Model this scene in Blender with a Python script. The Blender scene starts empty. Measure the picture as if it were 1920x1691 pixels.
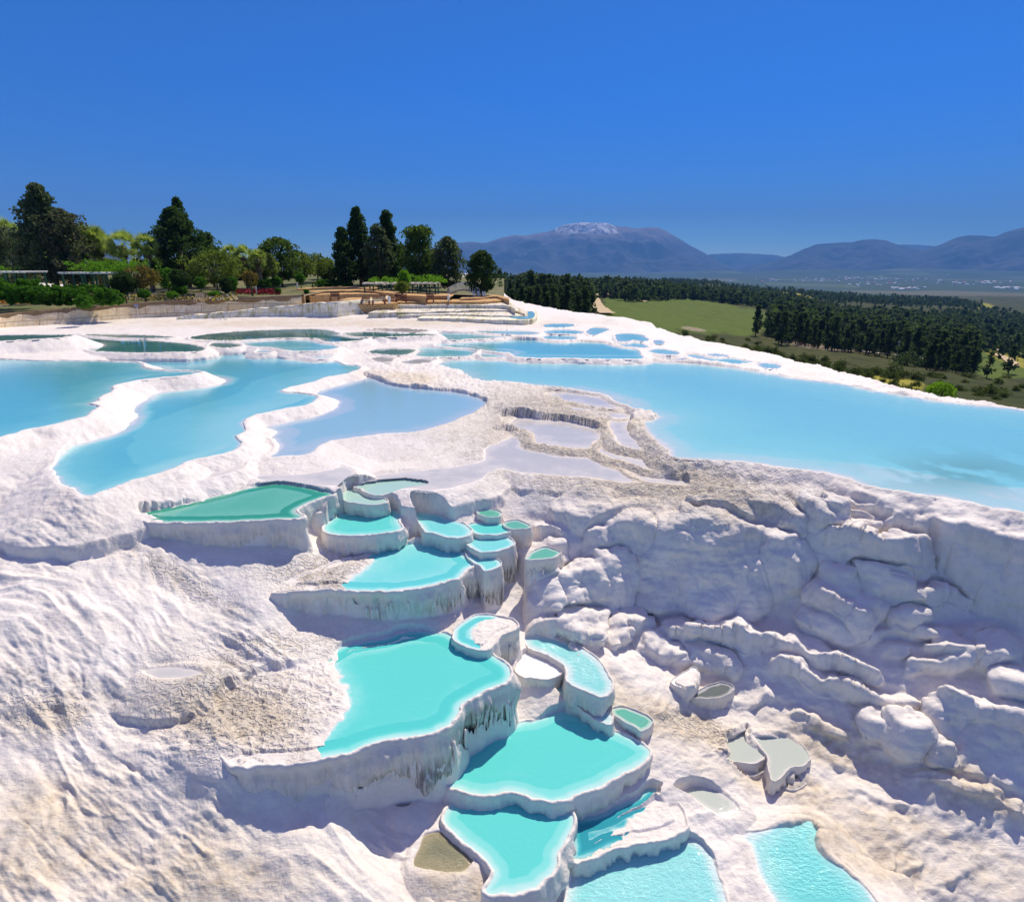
import bpy, math, random, time
import numpy as np
from mathutils import Vector, Matrix
T0 = time.time()
R = math.radians
scene = bpy.context.scene
col = scene.collection

# ------------------------------------------------------------------ camera
W0, H0, FPX, HOR = 1920.0, 1691.0, 1100.0, 497.0
TH = math.atan((H0/2 - HOR)/FPX)
CT, ST = math.cos(TH), math.sin(TH)
cam = bpy.data.objects.new('camera', bpy.data.cameras.new('camera'))
col.objects.link(cam)
cam.data.sensor_fit = 'HORIZONTAL'; cam.data.sensor_width = 36.0
cam.data.lens = 36.0*FPX/W0
cam.location = (0, 0, 0); cam.rotation_euler = (math.pi/2 - TH, 0, 0)
cam.data.clip_start = 0.1; cam.data.clip_end = 80000
scene.camera = cam

# ------------------------------------------------------------------ light
SUN_AZ, SUN_EL = R(28), R(51)          # azimuth measured from +Y towards +X
world = bpy.data.worlds.new("World"); scene.world = world; world.use_nodes = True
wn = world.node_tree.nodes; wl = world.node_tree.links
bg = wn['Background']
sky = wn.new('ShaderNodeTexSky'); sky.sky_type = 'NISHITA'; sky.sun_disc = False
sky.sun_elevation = SUN_EL; sky.sun_rotation = SUN_AZ
sky.altitude = 1500; sky.air_density = 1.0; sky.dust_density = 0.3; sky.ozone_density = 4.0
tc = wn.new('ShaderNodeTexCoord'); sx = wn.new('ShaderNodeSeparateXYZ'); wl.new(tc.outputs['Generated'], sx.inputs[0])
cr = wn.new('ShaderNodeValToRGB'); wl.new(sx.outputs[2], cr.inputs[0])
SKY_T = [(0.0, (.95, 1.15, 1.25)), (.035, (.50, .88, 1.20)), (.08, (.15, .46, .90)), (.14, (.035, .37, .90)), (.24, (.014, .375, .94)), (.40, (.08, .40, .86)), (.62, (1.6, .92, 1.08)), (1.0, (2.5, 1.4, 1.55))]  # upper stops, above the view, carry an added lavender tint for the fill light
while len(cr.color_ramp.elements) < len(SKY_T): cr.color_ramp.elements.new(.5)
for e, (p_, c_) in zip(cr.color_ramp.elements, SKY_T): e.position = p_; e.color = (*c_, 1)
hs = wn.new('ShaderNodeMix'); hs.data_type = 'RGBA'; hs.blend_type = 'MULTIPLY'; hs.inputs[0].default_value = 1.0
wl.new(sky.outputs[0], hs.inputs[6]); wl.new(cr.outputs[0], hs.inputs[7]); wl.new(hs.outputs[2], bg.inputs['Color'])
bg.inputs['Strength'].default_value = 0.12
sl = bpy.data.lights.new('sun', 'SUN'); sl.energy = 5.0; sl.angle = R(0.55); sl.color = (1.0, 0.915, 0.77)
so = bpy.data.objects.new('sun', sl); col.objects.link(so)
sd = Vector((math.sin(SUN_AZ)*math.cos(SUN_EL), math.cos(SUN_AZ)*math.cos(SUN_EL), math.sin(SUN_EL)))
so.rotation_euler = sd.to_track_quat('Z', 'Y').to_euler(); so.location = sd*50
scene.view_settings.view_transform = 'Standard'; scene.view_settings.look = 'None'
scene.view_settings.exposure = 0.14; scene.view_settings.gamma = 1.0
scene.cycles.max_bounces = 6; scene.cycles.diffuse_bounces = 4; scene.cycles.glossy_bounces = 3
scene.cycles.transparent_max_bounces = 8; scene.cycles.use_denoising = True
scene.cycles.caustics_reflective = False; scene.cycles.caustics_refractive = False
scene.cycles.sample_clamp_indirect = 4.0

# ------------------------------------------------------------------ projection helpers
def ray(u, v):
    a = (u - W0/2)/FPX; b = (H0/2 - v)/FPX
    return np.array([a, CT + b*ST, -ST + b*CT])
def at_z(u, v, z):                      # point of the horizontal plane z seen at photo pixel u, v
    d = ray(u, v); return d*(z/d[2])
def at_y(u, v, y):                      # point at ground distance y
    d = ray(u, v); return d*(y/d[1])
def px(p):
    X, Y, Z = p
    f = Y*CT - Z*ST; b = (Y*ST + Z*CT)/f
    return W0/2 + FPX*X/f, H0/2 - FPX*b

# ------------------------------------------------------------------ numpy noise
def _h(ix, iy, iz, seed):
    n = (ix.astype(np.uint32)*np.uint32(374761393) + iy.astype(np.uint32)*np.uint32(668265263)
         + iz.astype(np.uint32)*np.uint32(2246822519) + np.uint32((seed*3266489917) & 0xffffffff))
    n = (n ^ (n >> np.uint32(13)))*np.uint32(1274126177)
    n = n ^ (n >> np.uint32(16))
    return n.astype(np.float32)*np.float32(1/4294967295.0)
def vn2(x, y, seed=0):
    fx = np.floor(x); fy = np.floor(y); ix = fx.astype(np.int64); iy = fy.astype(np.int64)
    tx = x-fx; ty = y-fy; tx = tx*tx*tx*(tx*(tx*6-15)+10); ty = ty*ty*ty*(ty*(ty*6-15)+10)
    z = np.zeros_like(ix)
    a = _h(ix, iy, z, seed); b = _h(ix+1, iy, z, seed); c = _h(ix, iy+1, z, seed); d = _h(ix+1, iy+1, z, seed)
    return ((a+(b-a)*tx)*(1-ty) + (c+(d-c)*tx)*ty)*2-1
def vn3(x, y, z, seed=0):
    f = [np.floor(q) for q in (x, y, z)]; ix, iy, iz = [q.astype(np.int64) for q in f]
    t = [p-q for p, q in zip((x, y, z), f)]; tx, ty, tz = [q*q*(3-2*q) for q in t]
    r = 0
    for dx in (0, 1):
        wx = tx if dx else 1-tx
        for dy in (0, 1):
            wy = ty if dy else 1-ty
            for dz in (0, 1):
                r = r + _h(ix+dx, iy+dy, iz+dz, seed)*wx*wy*(tz if dz else 1-tz)
    return r*2-1
def fbm2(x, y, o=4, seed=0, g=0.5):
    r = 0; a = 1.0; c, s = 0.8, 0.6
    for k in range(o):
        r = r + a*vn2(x, y, seed+k*17); a *= g
        x, y = (c*x - s*y)*2.03+3.1, (s*x + c*y)*2.03+1.7
    return r
def fbm3(x, y, z, o=3, seed=0, g=0.5):
    r = 0; a = 1.0
    for k in range(o):
        r = r + a*vn3(x, y, z, seed+k*17); a *= g
        x, y, z = x*2.03+3.1, y*2.03+1.7, z*2.03+5.3
    return r
def worley3(x, y, z, seed=0):
    fx, fy, fz = np.floor(x), np.floor(y), np.floor(z)
    best = np.full(x.shape, 9.0, np.float32)
    for dx in (-1, 0, 1):
        for dy in (-1, 0, 1):
            for dz in (-1, 0, 1):
                ix = (fx+dx).astype(np.int64); iy = (fy+dy).astype(np.int64); iz = (fz+dz).astype(np.int64)
                px_ = ix + _h(ix, iy, iz, seed); py_ = iy + _h(ix, iy, iz, seed+1); pz_ = iz + _h(ix, iy, iz, seed+2)
                best = np.minimum(best, (px_-x)**2 + (py_-y)**2 + (pz_-z)**2)
    return np.sqrt(best)
def sstep(a, b, x):
    t = np.clip((x-a)/(b-a), 0, 1); return t*t*(3-2*t)

# ------------------------------------------------------------------ polygons
def smooth_closed(P, n=4, closed=True):
    P = np.array(P, float); m = len(P); out = []
    rng = range(m) if closed else range(m-1)
    for i in rng:
        if closed: p0, p1, p2, p3 = P[(i-1) % m], P[i], P[(i+1) % m], P[(i+2) % m]
        else: p0, p1, p2, p3 = P[max(i-1, 0)], P[i], P[i+1], P[min(i+2, m-1)]
        for k in range(n):
            t = k/n
            out.append(0.5*((2*p1)+(-p0+p2)*t+(2*p0-5*p1+4*p2-p3)*t*t+(-p0+3*p1-3*p2+p3)*t**3))
    if not closed: out.append(P[-1])
    return np.array(out)
def world_poly(pix, z, n=3):
    return np.array([at_z(u, v, z)[:2] for u, v in smooth_closed(pix, n)])
def resample(P, step, closed=True):
    Q = np.vstack([P, P[:1]]) if closed else P
    seg = np.linalg.norm(np.diff(Q, axis=0), axis=1); s = np.r_[0, np.cumsum(seg)]
    n = max(8, int(s[-1]/step)); t = np.linspace(0, s[-1], n+1)
    if closed: t = t[:-1]
    return np.stack([np.interp(t, s, Q[:, k]) for k in range(Q.shape[1])], 1)
def sdf(P, x, y):                       # signed distance, negative inside
    x = x.astype(np.float32); y = y.astype(np.float32)
    d = np.full(x.shape, 1e9, np.float32); ins = np.zeros(x.shape, bool)
    m = len(P)
    for i in range(m):
        ax, ay = P[i]; bx, by = P[(i+1) % m]
        ex, ey = bx-ax, by-ay; L2 = ex*ex+ey*ey+1e-12
        wx, wy = x-ax, y-ay
        t = np.clip((wx*ex+wy*ey)/L2, 0, 1)
        d = np.minimum(d, (wx-ex*t)**2+(wy-ey*t)**2)
        if ay != by:
            c = ((ay > y) != (by > y)) & (x < ex*(y-ay)/(ey if ey else 1e-12)+ax)
            ins ^= c
    d = np.sqrt(d)
    return np.where(ins, -d, d)

# ------------------------------------------------------------------ mesh / tag helpers
def tag(o, label=None, cat=None, group=None, kind=None):
    if label: o['label'] = label
    if cat: o['category'] = cat
    if group: o['group'] = group
    if kind: o['kind'] = kind
    return o
def link(o, parent=None):
    col.objects.link(o)
    if parent is not None: o.parent = parent
    return o
def empty(name, loc=(0, 0, 0), rz=0):
    o = bpy.data.objects.new(name, None); o.location = loc; o.rotation_euler = (0, 0, rz)
    o.empty_display_size = 0.3
    return link(o)
def mesh_np(name, V, F, m=None, parent=None, smooth=True, attrs=None):
    V = np.asarray(V, np.float32); F = np.asarray(F, np.int32)
    me = bpy.data.meshes.new(name)
    me.vertices.add(len(V)); me.vertices.foreach_set('co', V.ravel())
    k = F.shape[1]
    me.loops.add(F.size); me.loops.foreach_set('vertex_index', F.ravel())
    me.polygons.add(len(F)); me.polygons.foreach_set('loop_start', np.arange(0, F.size, k, dtype=np.int32))
    me.polygons.foreach_set('use_smooth', np.full(len(F), smooth))
    me.update(calc_edges=True)
    for an, av in (attrs or {}).items():
        av = np.asarray(av, np.float32)
        if av.ndim == 1:
            me.attributes.new(an, 'FLOAT', 'POINT').data.foreach_set('value', av)
        else:
            me.attributes.new(an, 'FLOAT_VECTOR', 'POINT').data.foreach_set('vector', av.ravel())
    if m: me.materials.append(m)
    return link(bpy.data.objects.new(name, me), parent)
class MB:
    """collects boxes, tubes, blobs and builds them as one mesh"""
    def __init__(s): s.V = []; s.F = []; s.n = 0
    def add(s, V, F):
        s.V.extend([tuple(v) for v in V]); s.F.extend([tuple(i+s.n for i in f) for f in F]); s.n += len(V); return s
    def box(s, c, d, rz=0.0, taper=1.0):
        cx, cy, cz = c; a, b, h = d[0]/2, d[1]/2, d[2]/2; V = []
        cr, sr = math.cos(rz), math.sin(rz)
        for z, k in ((-h, 1.0), (h, taper)):
            for x, y in ((-a, -b), (a, -b), (a, b), (-a, b)):
                x *= k; y *= k; V.append((cx+x*cr-y*sr, cy+x*sr+y*cr, cz+z))
        return s.add(V, [(3, 2, 1, 0), (4, 5, 6, 7), (0, 1, 5, 4), (1, 2, 6, 5), (2, 3, 7, 6), (3, 0, 4, 7)])
    def tube(s, pts, rad, n=7):
        pts = [Vector(p) for p in pts]; V = []; F = []
        if not hasattr(rad, '__len__'): rad = [rad]*len(pts)
        for i, p in enumerate(pts):
            d = (pts[min(i+1, len(pts)-1)]-pts[max(i-1, 0)]).normalized()
            a = d.orthogonal().normalized() if abs(d.z) < .9 else Vector((1, 0, 0)); a = (a-d*a.dot(d)).normalized(); b = d.cross(a)
            for k in range(n):
                t = 2*math.pi*k/n; V.append(p+(a*math.cos(t)+b*math.sin(t))*rad[i])
        for i in range(len(pts)-1):
            for k in range(n):
                F.append((i*n+k, i*n+(k+1) % n, (i+1)*n+(k+1) % n, (i+1)*n+k))
        F.append(tuple(range(n-1, -1, -1))); F.append(tuple(len(V)-n+k for k in range(n)))
        return s.add(V, F)
    def build(s, name, m=None, parent=None, smooth=False):
        me = bpy.data.meshes.new(name); me.from_pydata(s.V, [], s.F); me.update()
        if smooth: me.polygons.foreach_set('use_smooth', np.full(len(me.polygons), True))
        if m: me.materials.append(m)
        return link(bpy.data.objects.new(name, me), parent)

# ------------------------------------------------------------------ materials
class NT:
    def __init__(s, name):
        s.m = bpy.data.materials.new(name); s.m.use_nodes = True
        s.n = s.m.node_tree.nodes; s.l = s.m.node_tree.links; s.b = s.n['Principled BSDF']
    def node(s, t, **kw):
        nd = s.n.new(t)
        for k, v in kw.items():
            if k.startswith('_'): setattr(nd, k[1:], v)
            else: s.put(nd.inputs[k.replace('__', ' ')], v)
        return nd
    def put(s, inp, v):
        if isinstance(v, bpy.types.NodeSocket): s.l.new(v, inp)
        elif isinstance(v, bpy.types.Node): s.l.new(v.outputs[0], inp)
        else:
            if hasattr(inp.default_value, '__len__') and not hasattr(v, '__len__'): v = (v, v, v, 1)[:len(inp.default_value)]
            if hasattr(v, '__len__') and len(v) == 3 and len(inp.default_value) == 4: v = (*v, 1)
            inp.default_value = v
    def math(s, op, a, b=0.0, clamp=False):
        nd = s.n.new('ShaderNodeMath'); nd.operation = op; nd.use_clamp = clamp
        s.put(nd.inputs[0], a); s.put(nd.inputs[1], b); return nd.outputs[0]
    def ramp(s, f, stops, interp='LINEAR'):
        nd = s.n.new('ShaderNodeValToRGB'); cr = nd.color_ramp; cr.interpolation = interp
        while len(cr.elements) < len(stops): cr.elements.new(0.5)
        for e, (p, c) in zip(cr.elements, stops):
            e.position = p; e.color = (*c, 1) if hasattr(c, '__len__') else (c, c, c, 1)
        s.put(nd.inputs[0], f); return nd.outputs[0]
    def mix(s, f, a, b, mode='MIX'):
        nd = s.n.new('ShaderNodeMix'); nd.data_type = 'RGBA'; nd.blend_type = mode
        s.put(nd.inputs[0], f); s.put(nd.inputs[6], a); s.put(nd.inputs[7], b); return nd.outputs[2]
    def noise(s, scale, detail=4, rough=0.55, vec=None, dist=0.0):
        nd = s.n.new('ShaderNodeTexNoise'); nd.inputs['Scale'].default_value = scale
        nd.inputs['Detail'].default_value = detail; nd.inputs['Roughness'].default_value = rough
        nd.inputs['Distortion'].default_value = dist
        if vec is not None: s.put(nd.inputs['Vector'], vec)
        return nd.outputs[0]
    def pos(s): return s.node('ShaderNodeNewGeometry').outputs['Position']
    def obj(s): return s.node('ShaderNodeTexCoord').outputs['Object']
    def mapping(s, vec, scale=(1, 1, 1), rot=(0, 0, 0)):
        nd = s.n.new('ShaderNodeMapping'); s.put(nd.inputs[0], vec)
        nd.inputs['Scale'].default_value = scale; nd.inputs['Rotation'].default_value = rot; return nd.outputs[0]
    def attr(s, name):
        nd = s.n.new('ShaderNodeAttribute'); nd.attribute_name = name; return nd.outputs['Fac']
    def bump(s, h, strength=0.3, dist=0.02, normal=None):
        nd = s.n.new('ShaderNodeBump'); nd.inputs['Strength'].default_value = strength
        nd.inputs['Distance'].default_value = dist; s.put(nd.inputs['Height'], h)
        if normal is not None: s.put(nd.inputs['Normal'], normal)
        return nd.outputs[0]
def simple(name, c1, c2=None, scale=3.0, rough=0.8, bump=0.0, bscale=20, bdist=0.02, spec=0.3, metal=0):
    t = NT(name); v = t.obj()
    c = t.mix(t.ramp(t.noise(scale, 5, 0.6, v), [(0.3, 0.0), (0.7, 1.0)]), c1, c2 or c1)
    t.put(t.b.inputs['Base Color'], c); t.b.inputs['Roughness'].default_value = rough
    t.b.inputs['Specular IOR Level'].default_value = spec; t.b.inputs['Metallic'].default_value = metal
    if bump: t.put(t.b.inputs['Normal'], t.bump(t.noise(bscale, 4, 0.6, v), bump, bdist))
    return t.m
# ------------------------------------------------------------------ the pools of the upper terrace (photo outlines on their own levels)
# name: outline, level, depth, rim height, rim width, outer slope, depth falloff
UP = {
'J': dict(P=[(-200,640),(-60,632),(20,628),(128,628),(108,633),(0,640),(-60,645),(-200,655)], L=-4.72, d=.5, s=.55),
'A': dict(P=[(-300,680),(-40,676),(60,677),(140,678),(200,679),(250,681),(262,690),(290,696),(357,698),(353,702),(283,709),(213,722),(200,728),(197,735),(173,745),(165,754),(138,760),(165,766),(157,775),(150,783),(100,796),(50,804),(0,818),(-80,834),(-300,860)], L=-5.5, d=1.3, s=.5),
'B': dict(P=[(208,678),(233,665),(300,663),(370,665),(460,665),(530,665),(540,670),(620,678),(636,685),(667,691),(629,702),(600,709),(578,715),(533,727),(514,733),(522,739),(567,742),(578,750),(566,759),(517,768),(467,778),(437,791),(447,806),(425,821),(438,832),(417,845),(333,864),(300,882),(253,894),(200,911),(173,918),(133,902),(118,884),(127,864),(150,845),(172,828),(190,812),(200,800),(215,770),(235,740),(300,722),(380,716),(363,702),(330,697),(262,693),(240,684)], L=-6.0, d=1.3, s=.5),
'Bs': dict(P=[(453,824),(490,822),(502,836),(490,851),(455,866),(447,876),(420,888),(345,902),(330,893),(400,868),(446,848),(458,836)], L=-6.28, d=.12, s=.8),
'C': dict(P=[(600,745),(620,724),(647,715),(669,709),(690,711),(728,725),(779,731),(852,739),(888,748),(900,756),(888,768),(859,779),(815,796),(760,808),(699,813),(633,821),(598,827),(585,838),(570,850),(540,852),(520,852),(500,838),(482,822),(478,806),(500,790),(545,776),(585,760)], L=-6.3, d=.75, s=.19),
'C2': dict(P=[(480,893),(510,872),(540,860),(590,858),(640,880),(665,904),(640,910),(600,908),(540,904),(500,902)], L=-6.5, d=.10, s=.6),
'D': dict(P=[(690,908),(705,896),(800,886),(870,876),(915,862),(928,830),(925,816),(954,815),(1016,830),(1070,841),(1114,859),(1120,877),(1180,900),(1107,893),(1034,887),(979,881),(930,874),(880,902),(800,912)], L=-6.72, d=.14, s=.5),
'Da': dict(P=[(946,789),(972,784),(1016,788),(1070,793),(1121,810),(1118,821),(1110,832),(1096,841),(1034,833),(1005,826),(997,811),(961,799)], L=-6.58, d=.13, s=.5),
'Dc': dict(P=[(1027,736),(1085,734),(1129,745),(1182,763),(1143,764),(1100,758),(1052,749)], L=-6.3, d=.12, s=.5),
'Dd': dict(P=[(1060,757),(1100,762),(1100,772),(1070,767)], L=-6.38, d=.1, s=.5),
'De': dict(P=[(1121,774),(1160,771),(1198,775),(1158,783)], L=-6.40, d=.1, s=.5),
'Df': dict(P=[(1140,793),(1172,786),(1182,812),(1202,830),(1204,843),(1172,832),(1151,810)], L=-6.45, d=.12, s=.5),
'Dg': dict(P=[(1124,832),(1150,836),(1180,852),(1222,860),(1252,874),(1230,880),(1180,868),(1140,855)], L=-6.62, d=.1, s=.5),
'Dh': dict(P=[(1160,868),(1190,872),(1240,890),(1280,905),(1240,905),(1190,893)], L=-6.72, d=.1, s=.5),
'G1': dict(P=[(120,634),(150,630),(185,632),(240,636),(290,640),(340,645),(372,650),(370,659),(300,661),(230,661),(168,656),(150,645)], L=-5.5, d=.7, s=.6),
'G1b': dict(P=[(160,627),(240,628),(320,631),(300,634),(240,634),(190,631)], L=-5.42, d=.4, s=.6),
'G2': dict(P=[(360,633),(387,627),(467,621),(547,618),(601,618),(630,624),(648,631),(690,634),(664,639),(619,641),(591,634),(528,634),(450,638),(380,637)], L=-5.5, d=1.1, s=.6),
'G3': dict(P=[(450,642),(500,638),(560,637),(590,638),(611,645),(630,652),(600,657),(546,658),(515,652),(476,650),(462,646)], L=-5.6, d=.9, s=.6),
'G5': dict(P=[(490,655),(510,656),(500,661),(488,660)], L=-5.7, d=.2, s=.6),
'G6': dict(P=[(540,660),(590,661),(620,668),(600,672),(560,667)], L=-5.85, d=.2, s=.6),
'G7': dict(P=[(410,642),(440,643),(445,650),(420,652),(400,648)], L=-5.58, d=.3, s=.6),
'G4': dict(P=[(648,624),(710,623),(815,628),(740,631),(692,632),(655,629)], L=-5.45, d=.8, s=.6),
'H0': dict(P=[(700,617),(740,616),(800,619),(780,623),(740,622)], L=-5.4, d=.3, s=.6),
'H1': dict(P=[(818,626),(840,625),(900,627),(955,630),(920,634),(870,636),(832,637)], L=-5.75, d=.7, s=.6),
'H1b': dict(P=[(890,620),(950,620),(1005,623),(1000,627),(960,627),(910,625)], L=-5.65, d=.3, s=.6),
'H2': dict(P=[(819,648),(852,639),(900,637),(979,638),(1107,642),(1180,652),(1202,667),(1192,673),(1120,672),(1034,671),(972,669),(958,662),(906,656),(881,653),(845,651)], L=-5.95, d=1.1, s=.7),
'H3': dict(P=[(782,656),(815,651),(860,651),(893,656),(877,667),(830,669),(786,668)], L=-6.02, d=.9, s=.7),
'H4': dict(P=[(906,660),(930,659),(957,664),(939,670),(906,669)], L=-6.06, d=.8, s=.7),
'H5': dict(P=[(706,655),(764,655),(773,658),(746,666),(700,662)], L=-5.95, d=.5, s=.7),
'H6': dict(P=[(700,671),(722,669),(735,674),(726,679),(702,676)], L=-6.02, d=.3, s=.7),
'H7': dict(P=[(760,678),(785,673),(812,675),(800,681),(775,683)], L=-6.08, d=.3, s=.7),
'E': dict(P=[(812,687),(828,673),(880,673),(961,674),(1034,674),(1120,675),(1200,676),(1260,679),(1329,684),(1395,692),(1475,706),(1566,718),(1640,731),(1694,741),(1767,752),(1840,760),(1920,769),(2150,800),(2400,850),(2500,1000),(2150,1010),(1920,966),(1840,954),(1767,933),(1676,921),(1628,910),(1566,892),(1493,881),(1402,868),(1318,862),(1267,856),(1250,842),(1210,810),(1206,800),(1236,782),(1202,770),(1162,756),(1129,740),(1085,731),(1023,726),(961,720),(895,715),(870,704),(840,694)], L=-6.2, d=1.5, s=.8, f=2.5),
'I1': dict(P=[(1022,609),(1045,607),(1068,608),(1074,612),(1050,614),(1024,614)], L=-5.6, d=.7, s=.6),
'I2': dict(P=[(1026,620),(1055,619),(1093,622),(1080,626),(1030,625)], L=-5.7, d=.7, s=.6),
'I3': dict(P=[(1017,629),(1040,628),(1074,631),(1080,636),(1050,637),(1024,635)], L=-5.8, d=.7, s=.6),
'I4': dict(P=[(1105,616),(1136,617),(1125,625),(1110,628)], L=-5.7, d=.7, s=.6),
'I5': dict(P=[(1155,629),(1172,626),(1196,628),(1214,635),(1207,640),(1190,637),(1176,640),(1158,640)], L=-5.8, d=.8, s=.6),
'I6': dict(P=[(1150,643),(1190,642),(1204,645),(1210,652),(1180,650)], L=-5.88, d=.6, s=.6),
'I7': dict(P=[(1228,638),(1247,641),(1240,645),(1230,643)], L=-5.88, d=.5, s=.6),
'I8': dict(P=[(1206,654),(1235,655),(1265,659),(1260,665),(1230,662)], L=-5.98, d=.5, s=.6),
'I9': dict(P=[(1280,664),(1337,669),(1398,677),(1388,682),(1340,677),(1300,671)], L=-6.08, d=.7, s=.6),
'I11': dict(P=[(1330,664),(1360,665),(1366,668),(1342,668)], L=-6.02, d=.5, s=.6),
'I10': dict(P=[(1230,668),(1270,669),(1310,674),(1280,676),(1236,673)], L=-6.1, d=.15, s=.6),
'I12': dict(P=[(1428,683),(1445,681),(1462,687),(1456,692),(1436,689)], L=-6.12, d=.4, s=.6),
}
UP_LABEL = {
'J':('small slate-blue pool on top of the white dune at the frame\'s left edge'),
'A':('blue pool with a green patch, enclosed by the thick white curving wall at left'),
'B':('long vivid blue pool between the two snaking white walls'),
'Bs':('narrow lavender-grey puddle caught in the looped rim beside the vivid blue pool'),
'C':('pale blue round pool behind the big smooth white slope'),
'C2':('shallow grey pool under the pale blue pool, beside the green pool'),
'Cs':('small grey puddle ringed by a scalloped rim at the foot of the white slope'),
'D':('long shallow grey pool at the foot of the smooth white slope'),
'Da':('shallow grey pool between brown crusty rims in the middle of the terrace'),
'Dc':('slim grey puddle beside the big turquoise pool, topmost of the crusty pools'),
'E':('huge light turquoise pool reaching the right side of the photo'),
'H2':('wide bright blue pool behind the thin straight rim of the huge turquoise pool'),
'G2':('dark green pool mirroring the garden, in front of the garden wall'),
'G1':('dark teal pool next to the white dune at the left'),
'G3':('teal and blue pool just in front of the dark green mirroring pool'),
}
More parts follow.
